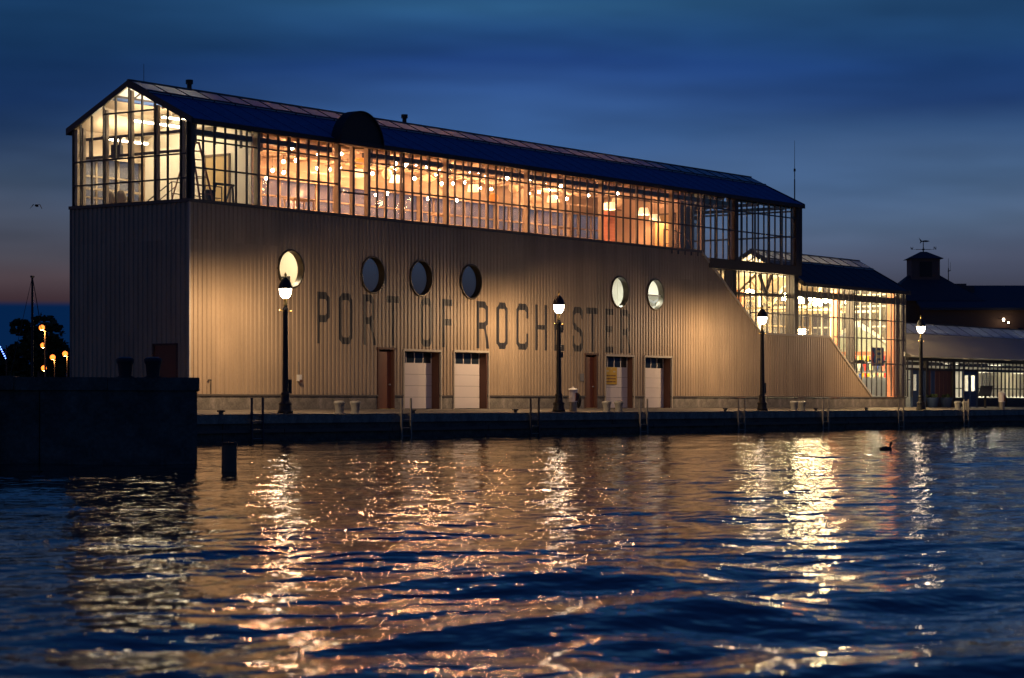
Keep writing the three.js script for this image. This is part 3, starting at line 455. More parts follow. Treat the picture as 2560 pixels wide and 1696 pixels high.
{
  const l = thing('step_ladder', 'tall rust-red step ladder standing open behind the facade glass', 'ladder', [0.95, FLOOR, -0.85], -0.25), H = 2.5;
  for (const s of [-1, 1]) { part('rail', beam([s * 0.16 + 0.2, H, 0], [s * 0.3 + 0.62, 0, 0.25], 0.05, 0.07), M.ladderred, l); part('rear_rail', beam([s * 0.15 + 0.1, H, -0.05], [s * 0.24 - 0.55, 0, -0.2], 0.035, 0.045), M.ladderred, l); }
  for (let k = 1; k < 8; k++) { const t = k / 8, w = 0.16 + 0.14 * t, cx = 0.2 + 0.42 * t; part('step', B(w * 2, 0.035, 0.1, cx, H * (1 - t), 0.25 * t), M.ladderred, l); }
  part('top_cap', B(0.42, 0.05, 0.16, 0.16, H, -0.02), M.ladderred, l); part('spreader', beam([0.5, 1.2, 0.1], [-0.25, 1.2, -0.1], 0.02, 0.03), M.galv, l);
  const r = thing('stair_railing', 'dark pipe railing beside the stair opening in the end room', 'railing', [0.7, FLOOR, -1.3]);
  for (const h of [0.62, 1.05]) part('rail', rod([-0.25, h, 0], [2.4, h, 0], 0.022), M.steel, r);
  for (const x of [-0.25, 0.6, 1.5, 2.4]) part('baluster', rod([x, 0, 0], [x, 1.05, 0], 0.022), M.steel, r);
  part('stair_rail', rod([-0.25, 1.05, 0], [-0.25, 0.2, -1.6], 0.025), M.steel, r); part('stair_rail', rod([0.3, 0.9, -0.4], [0.3, 0.05, -1.9], 0.02), M.steel, r);
  const t = thing('work_stand', 'dark square-tubed work stand in front of the tan room door', 'stand', [2.45, FLOOR, -0.6]);
  for (const x of [-0.5, 0.5]) part('leg', beam([x * 0.95, 1.03, 0], [x * 1.12, 0, 0], 0.06, 0.06), M.dark, t); part('top_bar', B(1.1, 0.08, 0.08, 0, 1.06, 0), M.dark, t); part('leg', beam([-0.4, 1.03, 0], [-0.4, 0, -0.5], 0.05, 0.05), M.dark, t); part('leg', beam([0.4, 1.03, 0], [0.4, 0, -0.5], 0.05, 0.05), M.dark, t);
  const d = thing('waste_drum', 'dark tapered drum beside the step ladder in the end room', 'drum', [1.78, FLOOR, -0.65]); part('body', lathe([[0, 0], [0.15, 0], [0.2, 0.75], [0.22, 0.8], [0.19, 0.8], [0.17, 0.1]], 16), M.dark, d); part('handle', B(0.5, 0.04, 0.05, 0, 0.78, 0), M.dark, d);
  for (const [z, label] of [[-4.55, 'cream round-backed chair at the left end window, left one of the pair'], [-3.98, 'cream round-backed chair at the left end window, right one of the pair']]) { const c = thing('round_chair', label, 'chair', [0.75, FLOOR, z], 0, 'round-backed chairs in the end room'); part('back', new THREE.SphereGeometry(0.27, 18, 14).scale(0.35, 1.05, 1).translate(-0.2, 0.62, 0), M.cream, c); part('seat', CY(0.25, 0.22, 0.08, 18, 0.02, 0.42, 0), M.cream, c); for (const [a, b] of [[-0.15, -0.15], [0.15, -0.15], [-0.15, 0.15], [0.15, 0.15]]) part('leg', CY(0.015, 0.015, 0.4, 5, a, 0.2, b), M.steel, c); }
  const y = thing('yellow_bucket', 'small yellow bucket beside the round-backed chairs', 'bucket', [0.6, FLOOR + 0.38, -3.55]); part('body', lathe([[0, 0], [0.1, 0], [0.13, 0.24], [0.11, 0.24], [0.09, 0.02]], 14), std(0.6, 0.5, 0.08), y); part('stool', CY(0.16, 0.16, 0.36, 10, 0, -0.2, 0), M.wood, y);
  const sp = thing('loudspeaker', 'dark loudspeaker hung from the end beam behind the gable glass', 'loudspeaker', [0.42, 10.6, -4.05], 0.3); part('cabinet', B(0.3, 0.5, 0.34), M.dark, sp); part('bracket', B(0.12, 0.24, 0.12, -0.1, 0.36, 0), M.dark, sp); part('cone', CY(0.11, 0.06, 0.05, 14).rotateZ(Math.PI / 2).translate(-0.16, -0.08, 0), M.steel, sp);
}
// ── inside the hall: hanging bulbs, lanterns, shades, railing ──
const bulbs = [[12.73, 11.54, -3.54], [14.05, 11.58, -4.06], [12.88, 10.97, -4.3], [14.32, 11.19, -4.95], [14.63, 10.94, -4.06], [16.4, 11.11, -4.86], [13.03, 11.02, -0.93], [15.41, 11.1, -2.85], [17.15, 11.46, -3.66], [14.3, 11.17, -1.3], [16.86, 11.43, -2.86], [16.36, 11.2, -1.88], [18.88, 11.41, -3.19], [18.86, 11.19, -3.33], [16.62, 11.11, -0.86], [15.32, 10.64, -1.75], [17.57, 10.62, -2.03], [22.07, 11.11, -4.83], [22.02, 11.12, -4.17], [18.79, 11.2, -1.5], [23.35, 11.67, -4.31], [19.91, 11.09, -1.41], [23.58, 11.55, -3.52], [21.37, 11.1, -1.36], [18.63, 10.43, -0.81], [24.69, 11.05, -4.63], [23.6, 11.25, -1.72], [23.56, 10.62, -1.75], [29.19, 11.27, -5.12], [29.41, 11.36, -4.64], [25.26, 11.21, -2.07], [28.62, 11.5, -3.17], [29.84, 11.6, -3.78], [26.0, 11.12, -1.7], [31.24, 11.08, -4.94], [31.43, 11.2, -3.84], [30.14, 11.31, -2.11], [31.76, 11.23, -2.39], [25.45, 10.57, -1.53], [17.82, 9.9, -1.44], [15.39, 9.77, -1.09], [13.27, 9.84, -2.13], [15.62, 10.14, -3.45], [6.54, 11.08, -0.81], [11.54, 11.46, -3.78], [7.71, 10.74, -2.29], [8.3, 10.83, -2.16], [12.23, 10.97, -4.4], [11.21, 10.76, -2.92], [6.6, 9.99, -2.19], [7.79, 10.44, -2.92], [9.57, 10.56, -3.9]];
{
  const bulbG = new THREE.SphereGeometry(0.062, 12, 9), socketG = CY(0.03, 0.03, 0.09, 8, 0, 0.11, 0);
  const bayNames = ['the bay left of the dormer', 'the narrow dormer bay', 'the first bay right of the dormer', 'the second bay right of the dormer', 'the third bay right of the dormer', 'the fourth bay right of the dormer', 'the last lit bay'];
  const ord = ['first', 'second', 'third', 'fourth', 'fifth', 'sixth', 'seventh', 'eighth', 'ninth', 'tenth', 'eleventh', 'twelfth', 'thirteenth', 'fourteenth', 'fifteenth', 'sixteenth'];
  const crossing = bulbs.map((b) => b[0] + (EYE.x - b[0]) * (0 - b[2]) / (EYE.z - b[2]));
  const bayOf = crossing.map((u) => BAYS.findIndex((b, i) => i && u < b) - 2);
  bulbs.forEach(([x, y, z], k) => {
    const rank = crossing.filter((u, i) => bayOf[i] === bayOf[k] && u < crossing[k]).length;
    const t = thing('pendant_bulb', ord[rank] + ' glowing globe bulb from left in ' + bayNames[clamp(bayOf[k], 0, 6)], 'light bulb', [x, y, z], 0, 'globe bulbs strung through the upper hall');
    const top = 12.5 - 0.483 * Math.abs(z + 3) - 0.05;
    part('bulb', bulbG, M.bulb, t); part('socket', socketG, M.dark, t); part('cord', CY(0.006, 0.006, Math.max(0.1, top - y - 0.15), 4, 0, 0.15 + Math.max(0.1, top - y - 0.15) / 2, 0), M.dark, t);
    if (k % 4 === 1) lampLight(t, [0, 0, 0], WARM, 0.8, 0.07);
  });
  const cordTo = (t, y, z, r) => { const top = 12.45 - 0.483 * Math.abs(z + 3); part('cord', CY(0.007, 0.007, Math.max(0.1, top - y - r), 4, 0, r + Math.max(0.1, top - y - r) / 2, 0), M.dark, t); };
  [[12.28, 11.2, 0.26, 'cream round paper lantern high in the narrow dormer bay'], [24.46, 11.03, 0.25, 'cream round paper lantern in the middle of the upper hall'], [33.0, 11.0, 0.27, 'cream round paper lantern near the right end of the upper hall'], [15.3, 10.91, 0.22, 'cream round paper lantern right of the narrow dormer bay']].forEach(([x, y, r, label]) => { const t = thing('paper_lantern', label, 'lantern', [x, y, -3.2], 0, 'round paper lanterns in the upper hall'); part('globe', new THREE.SphereGeometry(r, 20, 14), M.paper, t); cordTo(t, y, -3.2, r); });
  { const t = thing('paper_lantern', 'amber round paper lantern behind the narrow dormer bay', 'lantern', [13.53, 11.24, -3.2], 0, 'round paper lanterns in the upper hall'); part('globe', new THREE.SphereGeometry(0.24, 20, 14), M.amberpaper, t); cordTo(t, 11.24, -3.2, 0.24); }
  { const t = thing('paper_lantern', 'amber round paper lantern in the middle of the upper hall', 'lantern', [22.9, 10.45, -3.2], 0, 'round paper lanterns in the upper hall'); part('globe', new THREE.SphereGeometry(0.22, 20, 14), M.amberpaper, t); cordTo(t, 10.45, -3.2, 0.22); }
  [[18.04, 10.92, 'wide shallow pendant shade left of the middle of the upper hall'], [26.11, 10.58, 'wide shallow pendant shade right of the middle of the upper hall'], [29.79, 11.15, 'wide shallow pendant shade high near the right of the upper hall']].forEach(([x, y, label]) => { const t = thing('saucer_pendant', label, 'lamp', [x, y, -3.2], 0, 'saucer pendants in the upper hall'); part('shade', lathe([[0.02, 0.2], [0.2, 0.15], [0.42, 0], [0.2, -0.12], [0.02, -0.16]], 22), M.paper, t); cordTo(t, y, -3.2, 0.2); });
  [[32.22, 10.7, 'drum lampshade second from the right partition of the upper hall'], [15.93, 10.75, 'drum lampshade left of the middle of the upper hall'], [21.44, 10.77, 'drum lampshade near the middle of the upper hall'], [27.57, 10.73, 'drum lampshade right of the middle of the upper hall'], [13.33, 10.79, 'drum lampshade just right of the narrow dormer bay']].forEach(([x, y, label]) => { const t = thing('drum_pendant', label, 'lamp', [x, y, -3.2], 0, 'drum pendants in the upper hall'); part('lamp_shade', new THREE.CylinderGeometry(0.24, 0.3, 0.3, 22, 1, true), M.shade, t); cordTo(t, y, -3.2, 0.1); });
  [[31.17, 10.61, 'bell-shaped lit lampshade left of the hall partition, leftmost of three'], [34.1, 10.55, 'bell-shaped lit lampshade left of the hall partition, middle of three'], [35.1, 10.3, 'bell-shaped lit lampshade left of the hall partition, rightmost of three']].forEach(([x, y, label]) => { const t = thing('bell_pendant', label, 'lamp', [x, y, -2.4], 0, 'bell pendants at the end of the upper hall'); part('lamp_shade', new THREE.CylinderGeometry(0.2, 0.3, 0.34, 22, 1, true), M.shade, t); part('bulb', new THREE.SphereGeometry(0.07, 10, 8).translate(0, -0.08, 0), M.bulb, t); cordTo(t, y, -2.4, 0.17); });
  const r = thing('hall_railing', 'slim cream railing along the rear windows of the upper hall', 'railing', [3.9, FLOOR, -5.3]);
  for (const h of [0.5, 1.02]) part('rail', BB(0, 31.4, h - 0.022, h + 0.022, -0.02, 0.02), M.cream, r); for (let x = 0; x < 31.5; x += 1.3) part('baluster', BB(x - 0.018, x + 0.018, 0, 1.02, -0.018, 0.018), M.cream, r);
  const st = thing('stair_rail', 'curved dark stair handrail falling past the hall partition', 'handrail', [33.2, FLOOR, -0.7]);
  const cu = new THREE.CatmullRomCurve3([[0, 1.25, 0], [1.2, 1.22, 0], [1.9, 0.95, 0.1], [2.5, 0.45, 0.1], [3.0, 0.12, 0.1]].map((p) => new THREE.Vector3(...p))); part('rail', new THREE.TubeGeometry(cu, 24, 0.03, 6), M.steel, st); part('post', rod([0, 0, 0], [0, 1.25, 0], 0.025), M.steel, st); part('post', rod([1.2, 0, 0], [1.2, 1.2, 0], 0.025), M.steel, st); part('lower_rail', rod([0, 0.6, 0], [1.3, 0.6, 0], 0.018), M.steel, st);
  const br = thing('brick_column', 'brown brick column inside the right end of the upper hall', 'column', [33.6, FLOOR, -4.2]); for (let k = 0; k < 14; k++) part('brick_course', B(0.6 + (k % 2) * 0.012, 0.155, 0.6 + (k % 2) * 0.012, 0, 0.08 + k * 0.165, 0), M.brick, br);
  for (const [x, label] of [[9.0, 'tall bar table seen low behind the dormer bay glass'], [18.3, 'tall bar table seen low left of the middle of the hall glass'], [27.4, 'tall bar table seen low right of the middle of the hall glass']]) { const t = thing('bar_table', label, 'table', [x, FLOOR, -2.6], 0, 'bar tables in the upper hall'); part('table_top', B(1.3, 0.05, 0.6, 0, 1.05, 0), M.cream, t); for (const [a, b] of [[-0.58, -0.25], [0.58, -0.25], [-0.58, 0.25], [0.58, 0.25]]) part('leg', B(0.045, 1.02, 0.045, a, 0.51, b), M.cream, t); }
}

// ───────────────────────── glass lobby wing ─────────────────────────
const lobby = thing('lobby_wing', 'lower gabled glass lobby stepping down from the right end of the terminal', 'building');
{
  const E2 = 7.62, R2 = 9.28, f = holder('glazed_front', lobby);
  const bot = (x) => wallTop(x) + 0.05;
  glaze(f, atFront(0), range(35.7, 38.4, 5), [1.7, 6.0, 7.84], bot, () => 7.84, SM);
  glaze(f, atFront(0), range(39.05, 44.7, 10), [1.7, 4.8, 5.82, 6.7, 7.84], bot, () => 7.84, SM);
  glaze(f, atFront(0), range(45.5, 51.3, 10), [1.7, 3.45, 4.8, 5.82, 6.78, 7.42], bot, () => 7.42, SM);
  glaze(f, atFront(0), range(51.6, 57.5, 10), [1.7, 3.45, 4.8, 5.82, 6.78, 7.42], bot, () => 7.42, SM);
  part('fascia_beam', BB(45.4, 57.6, 6.82, 7.12, -0.35, -0.12), M.postdark, lobby);
  for (const [x, lo, hi, w] of [[38.72, 5.5, 7.85, 0.5], [45.0, 4.2, 7.85, 0.6], [51.45, 2.6, 7.44, 0.3], [57.4, 1.62, 7.44, 0.3]]) part('post', BB(x - w / 2, x + w / 2, lo, hi, -0.5, -0.07), M.postdark, lobby);
  part('brick_post', BB(56.75, 57.15, 1.1, 7.4, -0.75, -0.35), M.brick, lobby); part('brick_post', BB(51.0, 51.35, 1.1, 7.4, -1.2, -0.85), M.brick, lobby); part('brick_post', BB(41.2, 41.6, 1.1, 7.7, -5.4, -5.0), M.brick, lobby); part('brick_post', BB(48.0, 48.4, 1.1, 7.4, -5.4, -5.0), M.brick, lobby);
  const r = holder('roof', lobby); roof(r, 45.5, 57.7, E2, R2, M.roofdark, 1.22, 0.9, M.skylight, M.ceiling);
  // rear and far end: white-framed glass
  const back = holder('glazed_rear', lobby); glaze(back, (u, h, o) => [u, h, -6 + o], range(39, 57.5, 20), [1.1, 2.5, 4.2, 5.6, 6.9, 7.5], () => 1.1, () => 7.5, CM, 0.08, M.hazyglass);
  const end = holder('glazed_end', lobby); const g3 = under(4.0, 5.88);
  glaze(end, atSide(57.6, 1), range(-5.9, -0.35, 9), [4.0, 5.6, 6.75, 7.4, 9.3], (z) => g3(z) + 0.1, under(7.44, 9.1), { upright: M.white, rail: M.white }, 0.075, M.hazyglass);
  part('gable_rake', merge(slab(57.44, 57.56, 0, 4.12, -3, 5.98, 0.22), slab(57.44, 57.56, -6, 4.12, -3, 5.98, 0.22)), M.white, lobby);
  part('gable_infill', poly([[[57.58, 4.0, -5.6], [57.58, 4.0, -0.4], [57.58, 5.6, -2.9], [57.58, 5.6, -3.1]]]), M.teal, lobby);
  for (const z of [-4.2, -3.0, -1.8]) part('gable_strut', beam([57.5, 4.2, z], [57.5, z === -3 ? 5.7 : 4.9, -3 + (z + 3) * 0.4], 0.06, 0.1), M.teal, lobby);
  part('gable_beam', BB(57.3, 57.55, 3.92, 4.2, -6, -0.3), M.brick, lobby);
  // trusses and columns
  for (const x of [41.8, 47.5, 51.45, 55]) { const top = x < 45 ? 7.75 : 7.35, c = (a, b) => part('truss_bar', beam(a, b, 0.09, 0.12), M.cream, lobby); c([x, top - 1.0, -0.4], [x, top - 1.0, -5.8]); if (x > 45) { c([x, 7.5, -0.2], [x, 9.05, -3]); c([x, 9.05, -3], [x, 7.5, -5.8]); c([x, top - 1, -3], [x, 8.2, -1.6]); c([x, top - 1, -3], [x, 8.2, -4.4]); } else { c([x, top - 1, -1.8], [x, top, -3.2]); c([x, top - 1, -1.8], [x, top, -0.6]); } }
  part('truss_bar', beam([42.0, 7.8, -0.5], [42.6, 6.85, -0.5], 0.12, 0.14), M.postdark, lobby); part('truss_bar', beam([43.2, 7.8, -0.5], [42.6, 6.85, -0.5], 0.12, 0.14), M.postdark, lobby); part('truss_bar', beam([39.1, 6.75, -0.5], [44.7, 6.85, -0.5], 0.1, 0.12), M.postdark, lobby);
  for (const [x, z] of [[44.0, -5.3], [53.2, -4.8], [50.2, -5.2], [55.2, -3.4]]) part('column', CY(0.11, 0.11, 6.3, 14, x, 4.25, z), M.white, lobby);
  part('lobby_floor', BB(35.3, 57.6, 1.0, 1.09, -5.98, -0.1), M.greywall, lobby);
  part('lobby_ceiling', BB(35.35, 45.3, 7.82, 7.92, -5.95, -0.35), M.ceiling, lobby);
  part('side_wall', BB(35.32, 35.4, 1.09, 7.8, -5.95, -0.12), M.peach, lobby);
  part('counter_wall', BB(46, 57.2, 1.09, 3.0, -5.6, -5.5), M.teal, lobby); part('counter_wall', BB(39.2, 46, 1.09, 5.3, -5.6, -5.5), M.teal, lobby); part('shop_front', BB(39.2, 43.5, 5.32, 6.9, -5.62, -5.5), M.peach, lobby);
  part('balcony', BB(44.5, 50.2, 3.9, 4.2, -5.5, -3.6), M.wall, lobby);
}
[[42.6, 6.9, -1.4, 'large dome pendant under the floor beam at the left of the lobby'], [46.6, 6.85, -1.5, 'dome pendant just right of the thick lobby post'], [48.2, 6.75, -1.6, 'second dome pendant right of the thick lobby post'], [49.7, 6.95, -1.6, 'third dome pendant right of the thick lobby post'], [50.4, 6.7, -1.7, 'fourth dome pendant right of the thick lobby post, lowest'], [51.4, 6.9, -1.7, 'fifth dome pendant right of the thick lobby post'], [53.9, 6.9, -1.6, 'lone dome pendant at the right of the lobby']].forEach(([x, y, z, label], k) => {
  const t = thing('dome_pendant', label, 'lamp', [x, y, z], 0, 'dome pendants in the lobby');
  part('lamp_dome', lathe([[0.0, 0.2], [0.1, 0.19], [0.2, 0.12], [0.235, 0], [0.235, -0.16], [0.0, -0.17]], 20), M.dome, t); part('collar', CY(0.05, 0.07, 0.1, 10, 0, 0.25, 0), M.galv, t); part('stem', CY(0.012, 0.012, 0.6, 5, 0, 0.58, 0), M.dark, t);
  lampLight(t, [0, 0, 0], LOBBY, k === 6 ? 36 : 18, 0.2);
});
{ const t = thing('bowl_sconce', 'glowing bowl uplight on a brown column above the lobby ledge', 'lamp', [47.1, 5.0, -0.9]); part('lamp_bowl', lathe([[0.0, -0.15], [0.14, -0.13], [0.24, 0.16], [0.22, 0.16], [0.0, -0.1]], 18), M.dome, t); part('stem', CY(0.16, 0.16, 4.0, 12, 0, -2.15, 0), M.brick, t); }
// bunting, banner
{
  const cols = [[0.6, 0.05, 0.04], [0.75, 0.55, 0.03], [0.75, 0.72, 0.66], [0.05, 0.1, 0.4], [0.7, 0.2, 0.15], [0.72, 0.66, 0.4]].map((c) => std(...c, { roughness: 0.9 }));
  const rect = (w, h) => BB(-0.004, 0.004, -h, 0, -w / 2, w / 2), tri = (w, h) => { const s = new THREE.Shape(); s.moveTo(-w / 2, 0); s.lineTo(w / 2, 0); s.lineTo(0, -h); return new THREE.ExtrudeGeometry(s, { depth: 0.008, bevelEnabled: false }).rotateY(Math.PI / 2); };
  const shapes = [rect(0.15, 0.24), rect(0.13, 0.28), tri(0.18, 0.32), rect(0.17, 0.2)];
  for (const [y, n, k, label] of [[3.95, 24, 1, 'top string of signal flags across the lobby end'], [3.5, 13, 1.45, 'middle string of large signal flags across the lobby end'], [2.98, 28, 0.95, 'lowest string of signal flags across the lobby end']]) {
    const t = thing('flag_string', label, 'bunting', [57.1, y, 0], 0, 'signal flag strings in the lobby'); part('line', rod([0, 0.03, -5.6], [0, 0.03, -0.5], 0.008, 4), M.white, t);
    for (let q = 0; q < n; q++) { const m = part('flag', shapes[Math.floor(rnd(0, 4))], cols[Math.floor(rnd(0, 6))], t); m.position.set(0, 0.01 - rnd(0, 0.03), -5.5 + 4.9 * (q + 0.5) / n); m.scale.set(1, k, k); m.rotation.y = rnd(-0.25, 0.25); }
  }
  const cv = document.createElement('canvas'); cv.width = 128; cv.height = 160; const c = cv.getContext('2d'); c.fillStyle = '#1c3a63'; c.fillRect(0, 0, 128, 160); c.fillStyle = '#8f2a2c'; c.beginPath(); c.moveTo(0, 10); c.lineTo(30, 60); c.lineTo(14, 100); c.lineTo(26, 160); c.lineTo(0, 160); c.fill();
  c.fillStyle = '#a9a276'; for (const [y, x0, x1, h] of [[20, 52, 96, 20], [62, 46, 110, 30], [112, 70, 92, 26]]) { let x = x0; while (x < x1) { const w = 5 + rnd(0, 5); c.fillRect(x, y, w, h); x += w + 3; } }
  const tx = new THREE.CanvasTexture(cv); tx.colorSpace = THREE.SRGBColorSpace;
  const b = thing('blue_banner', 'blue banner with pale lettering hanging inside the lobby corner', 'banner', [55.6, 3.85, -0.75]); part('cloth', BB(-0.75, 0.75, -0.5, 0.5, -0.012, -0.002), M.navy, b); part('print', new THREE.PlaneGeometry(1.48, 0.98).translate(0, 0, 0.004), std(1, 1, 1, { map: tx, roughness: 0.9 }), b); part('pole', rod([-0.8, 0.52, 0], [0.8, 0.52, 0], 0.015), M.galv, b);
}

// ───────────────────────── low wing at the right ─────────────────────────
const low = thing('low_wing', 'long low wing with a corrugated grey roof at the right end', 'building');
{
  const X0 = 57.75, X1 = 84;
  const k = (5.88 - 4.0) / 3.2, yAt = (z) => 5.88 - k * Math.abs(z + 3);
  for (let x = X0; x < X1; x += 0.9) {                                  // corrugated sheets
    for (const s of [1, -1]) {
      const z = (t) => -3 + s * (t + 3), list = [];
      for (let q = 0; q < 24; q++) { const a = x + q * 0.9 / 24, b = x + (q + 1) * 0.9 / 24, w = (t) => 0.035 * Math.sin(t / 0.225 * 2 * Math.PI); list.push([[a, yAt(0.35) + w(a), z(0.35)], [b, yAt(0.35) + w(b), z(0.35)], [b, yAt(-2.1) + w(b), z(-2.1)], [a, yAt(-2.1) + w(a), z(-2.1)]]); }
      part('roof_sheet', poly(list), M.roofgrey, low);
    }
  }
  for (let x = X0; x < X1; x += 1.6) for (const s of [1, -1]) { const z = (t) => -3 + s * (t + 3); part('skylight_panel', slab(x, x + 1.57, z(-1.95), yAt(-1.95) + 0.1, z(-2.98), yAt(-2.98) + 0.1, 0.03), M.skylight, low); part('skylight_bar', slab(x - 0.03, x, z(-1.95), yAt(-1.95) + 0.12, z(-2.98), yAt(-2.98) + 0.12, 0.05), M.steel, low); }
  part('ridge_cap', BB(X0, X1, 5.98, 6.03, -3.08, -2.92), M.steel, low);
  for (const s of [0, -6]) part('eave_beam', BB(X0, X1, 3.68, 3.86, s - 0.08, s + 0.08), M.dark, low);
  const f = holder('glazed_front', low);
  glaze(f, atFront(0), range(57.75, 58.35, 1), [1.64, 2.6, 3.2, 3.68], () => 1.64, () => 3.68, SM, 0.05);
  glaze(f, atFront(0), range(60.25, 63.6, 6), [3.2, 3.45, 3.68], () => 3.2, () => 3.68, SM, 0.05);
  for (let q = 0; q < 6; q++) part('red_panel', BB(60.3 + q * 0.55, 60.82 + q * 0.55, 1.1, 3.18, -0.09, -0.04), q === 1 ? M.navy : M.jamb, low);
  glaze(f, atFront(0), range(63.9, 65.1, 2), [1.64, 2.15, 3.2, 3.45, 3.68], () => 1.64, () => 3.68, SM, 0.05);
  glaze(f, atFront(0), range(65.2, 67.05, 3), [3.2, 3.45, 3.68], () => 3.2, () => 3.68, SM, 0.05);
  glaze(f, atFront(0), range(67.1, 83.9, 30), [1.64, 2.15, 3.2, 3.45, 3.68], () => 1.64, () => 3.68, SM, 0.05);
  part('transom_beam', BB(57.75, 84, 3.14, 3.28, -0.1, 0.02), M.dark, low); part('transom_beam', BB(57.75, 84, 3.44, 3.54, -0.3, -0.12), M.dark, low);
  part('sill_wall', metres(BB(60.25, 65.15, 1.0, 1.62, -0.2, -0.03), 0.5), M.dark, low); part('sill_wall', BB(67.1, 84, 1.0, 1.62, -0.2, -0.03), M.dark, low);
  for (const x of [63.75, 60.2]) part('post', BB(x - 0.14, x + 0.14, 1.06, 3.7, -0.2, 0.06), M.dark, low);
  for (const [a, b] of [[58.4, 60.1], [65.18, 67.05]]) {
    const d = holder('double_door', low), m = (a + b) / 2;
    for (const [p, q] of [[a + 0.05, m - 0.02], [m + 0.02, b - 0.05]]) { const l = part('leaf', merge(BB(p, q, 1.08, 2.0, -0.1, -0.05), BB(p, p + 0.16, 2.0, 3.14, -0.1, -0.05), BB(q - 0.16, q, 2.0, 3.14, -0.1, -0.05), BB(p + 0.16, q - 0.16, 2.92, 3.14, -0.1, -0.05)), M.navy, d); part('pane', BB(p + 0.16, q - 0.16, 2.0, 2.92, -0.08, -0.07), M.glass, l); }
    part('frame', BB(a, a + 0.05, 1.06, 3.14, -0.14, 0.02), M.navy, d); part('frame', BB(b - 0.05, b, 1.06, 3.14, -0.14, 0.02), M.navy, d);
  }
  part('inner_floor', BB(57.7, 84, 1.0, 1.08, -5.95, -0.2), M.greywall, low); part('rear_wall', BB(57.75, 84, 1.0, 3.9, -6.05, -5.95), M.white, low); part('far_wall', BB(84, 84.1, 1.0, 4.0, -6.05, 0.0), M.white, low);
  part('screen_wall', BB(63.7, 84, 1.08, 3.3, -2.55, -2.45), M.white, low); part('blind', BB(68, 83.8, 1.7, 3.1, -0.42, -0.4), phys(0.75, 0.72, 0.62, { transmission: 0.5, roughness: 1, thickness: 0 }), low);
  for (const x of [60.5, 63, 66, 69, 72, 75, 78]) part('rafter', merge(beam([x, 3.8, -0.1], [x, 5.6, -3], 0.1, 0.14), beam([x, 5.6, -3], [x, 3.8, -5.9], 0.1, 0.14)), M.cream, low);
  [[59.6, -3, 'strip light hung in the low wing behind the left double doors'], [66.2, -1.3, 'strip light hung in the low wing behind the right double doors'], [72.5, -1.3, 'strip light hung in the low wing at the right edge of the picture'], [79, -1.3, 'strip light hung in the low wing past the right edge']].forEach(([x, z, label], q) => { const t = thing('strip_light', label, 'light', [x, 3.6, z], 0, 'strip lights in the low wing'); part('housing', B(1.8, 0.06, 0.2, 0, 0.03, 0), M.white, t); part('lamp_panel', B(1.7, 0.02, 0.16, 0, -0.02, 0), M.whitepanel, t); areaLight(t, 1.7, 0.16, [0, -0.05, 0], [x, 0, z], [1, 0.9, 0.66], 180); areaLight(t, 1.7, 0.16, [0, 0.1, 0], [x, 20, z], [1, 0.93, 0.72], 200); });
}

// ───────────────────────── street lamps ─────────────────────────
function streetLamp(x, label) {
  const t = thing('street_lamp', label, 'street lamp', [x, 0.955, 3.5], 0, 'street lamps along the quay');
  part('base', lathe([[0.0, 0], [0.27, 0], [0.27, 0.08], [0.24, 0.12], [0.22, 0.28], [0.245, 0.32], [0.245, 0.36], [0.17, 0.42], [0.15, 0.62], [0.165, 0.66], [0.165, 0.7], [0.12, 0.76], [0.1, 0.8]], 8), M.iron, t);
  part('shaft', lathe([[0.115, 0.75], [0.105, 1.6], [0.09, 3.6], [0.1, 3.62], [0.1, 3.7], [0.06, 3.76], [0.045, 3.8]], 14), M.iron, t);
  part('neck', lathe([[0.045, 3.78], [0.07, 3.84], [0.045, 3.9], [0.065, 3.96], [0.05, 4.0], [0.085, 4.05], [0.06, 4.07]], 14), M.brass, t);
  const arm = part('cross_arm', rod([-0.3, 3.62, 0], [0.3, 3.62, 0], 0.018), M.brass, t); for (const s of [-0.31, 0.31]) part('arm_knob', new THREE.SphereGeometry(0.032, 8, 6).translate(s, 3.62, 0), M.brass, arm);
  part('lamp_globe', lathe([[0.0, 4.055], [0.07, 4.06], [0.14, 4.11], [0.19, 4.2], [0.215, 4.33], [0.222, 4.46], [0.0, 4.47]], 24), M.globe, t);
  const cap = part('cap', lathe([[0.245, 4.4], [0.25, 4.49], [0.225, 4.53], [0.2, 4.6], [0.15, 4.7], [0.08, 4.77], [0.05, 4.8]], 24), M.iron, t); part('finial', lathe([[0.05, 4.79], [0.03, 4.83], [0.055, 4.88], [0.035, 4.93], [0.012, 4.97], [0, 5.02]], 12), M.brass, cap);
  lampLight(t, [0, 4.375, 0], SODIUM, 68, 0.08);
  return t;
}
const lamps = [streetLamp(1.19, 'street lamp nearest the building corner, before the lit round window'), streetLamp(18.27, 'street lamp standing before the letters of ROCHESTER'), streetLamp(35.22, 'street lamp where the cladding slopes down to the lobby'), streetLamp(52.21, 'street lamp at the far right before the low wing')];
part('control_box', B(0.12, 0.5, 0.2, 0.17, 0.95, 0), M.iron, lamps[0]); part('control_box', B(0.16, 0.5, 0.2, 0.12, 1.05, 0), M.iron, lamps[2]);
part('sign_plate', B(0.2, 0.22, 0.03, 0.2, 3.38, 0), M.iron, lamps[1]); part('sign_plate', B(0.2, 0.24, 0.03, 0.2, 2.36, 0), M.iron, lamps[1]);

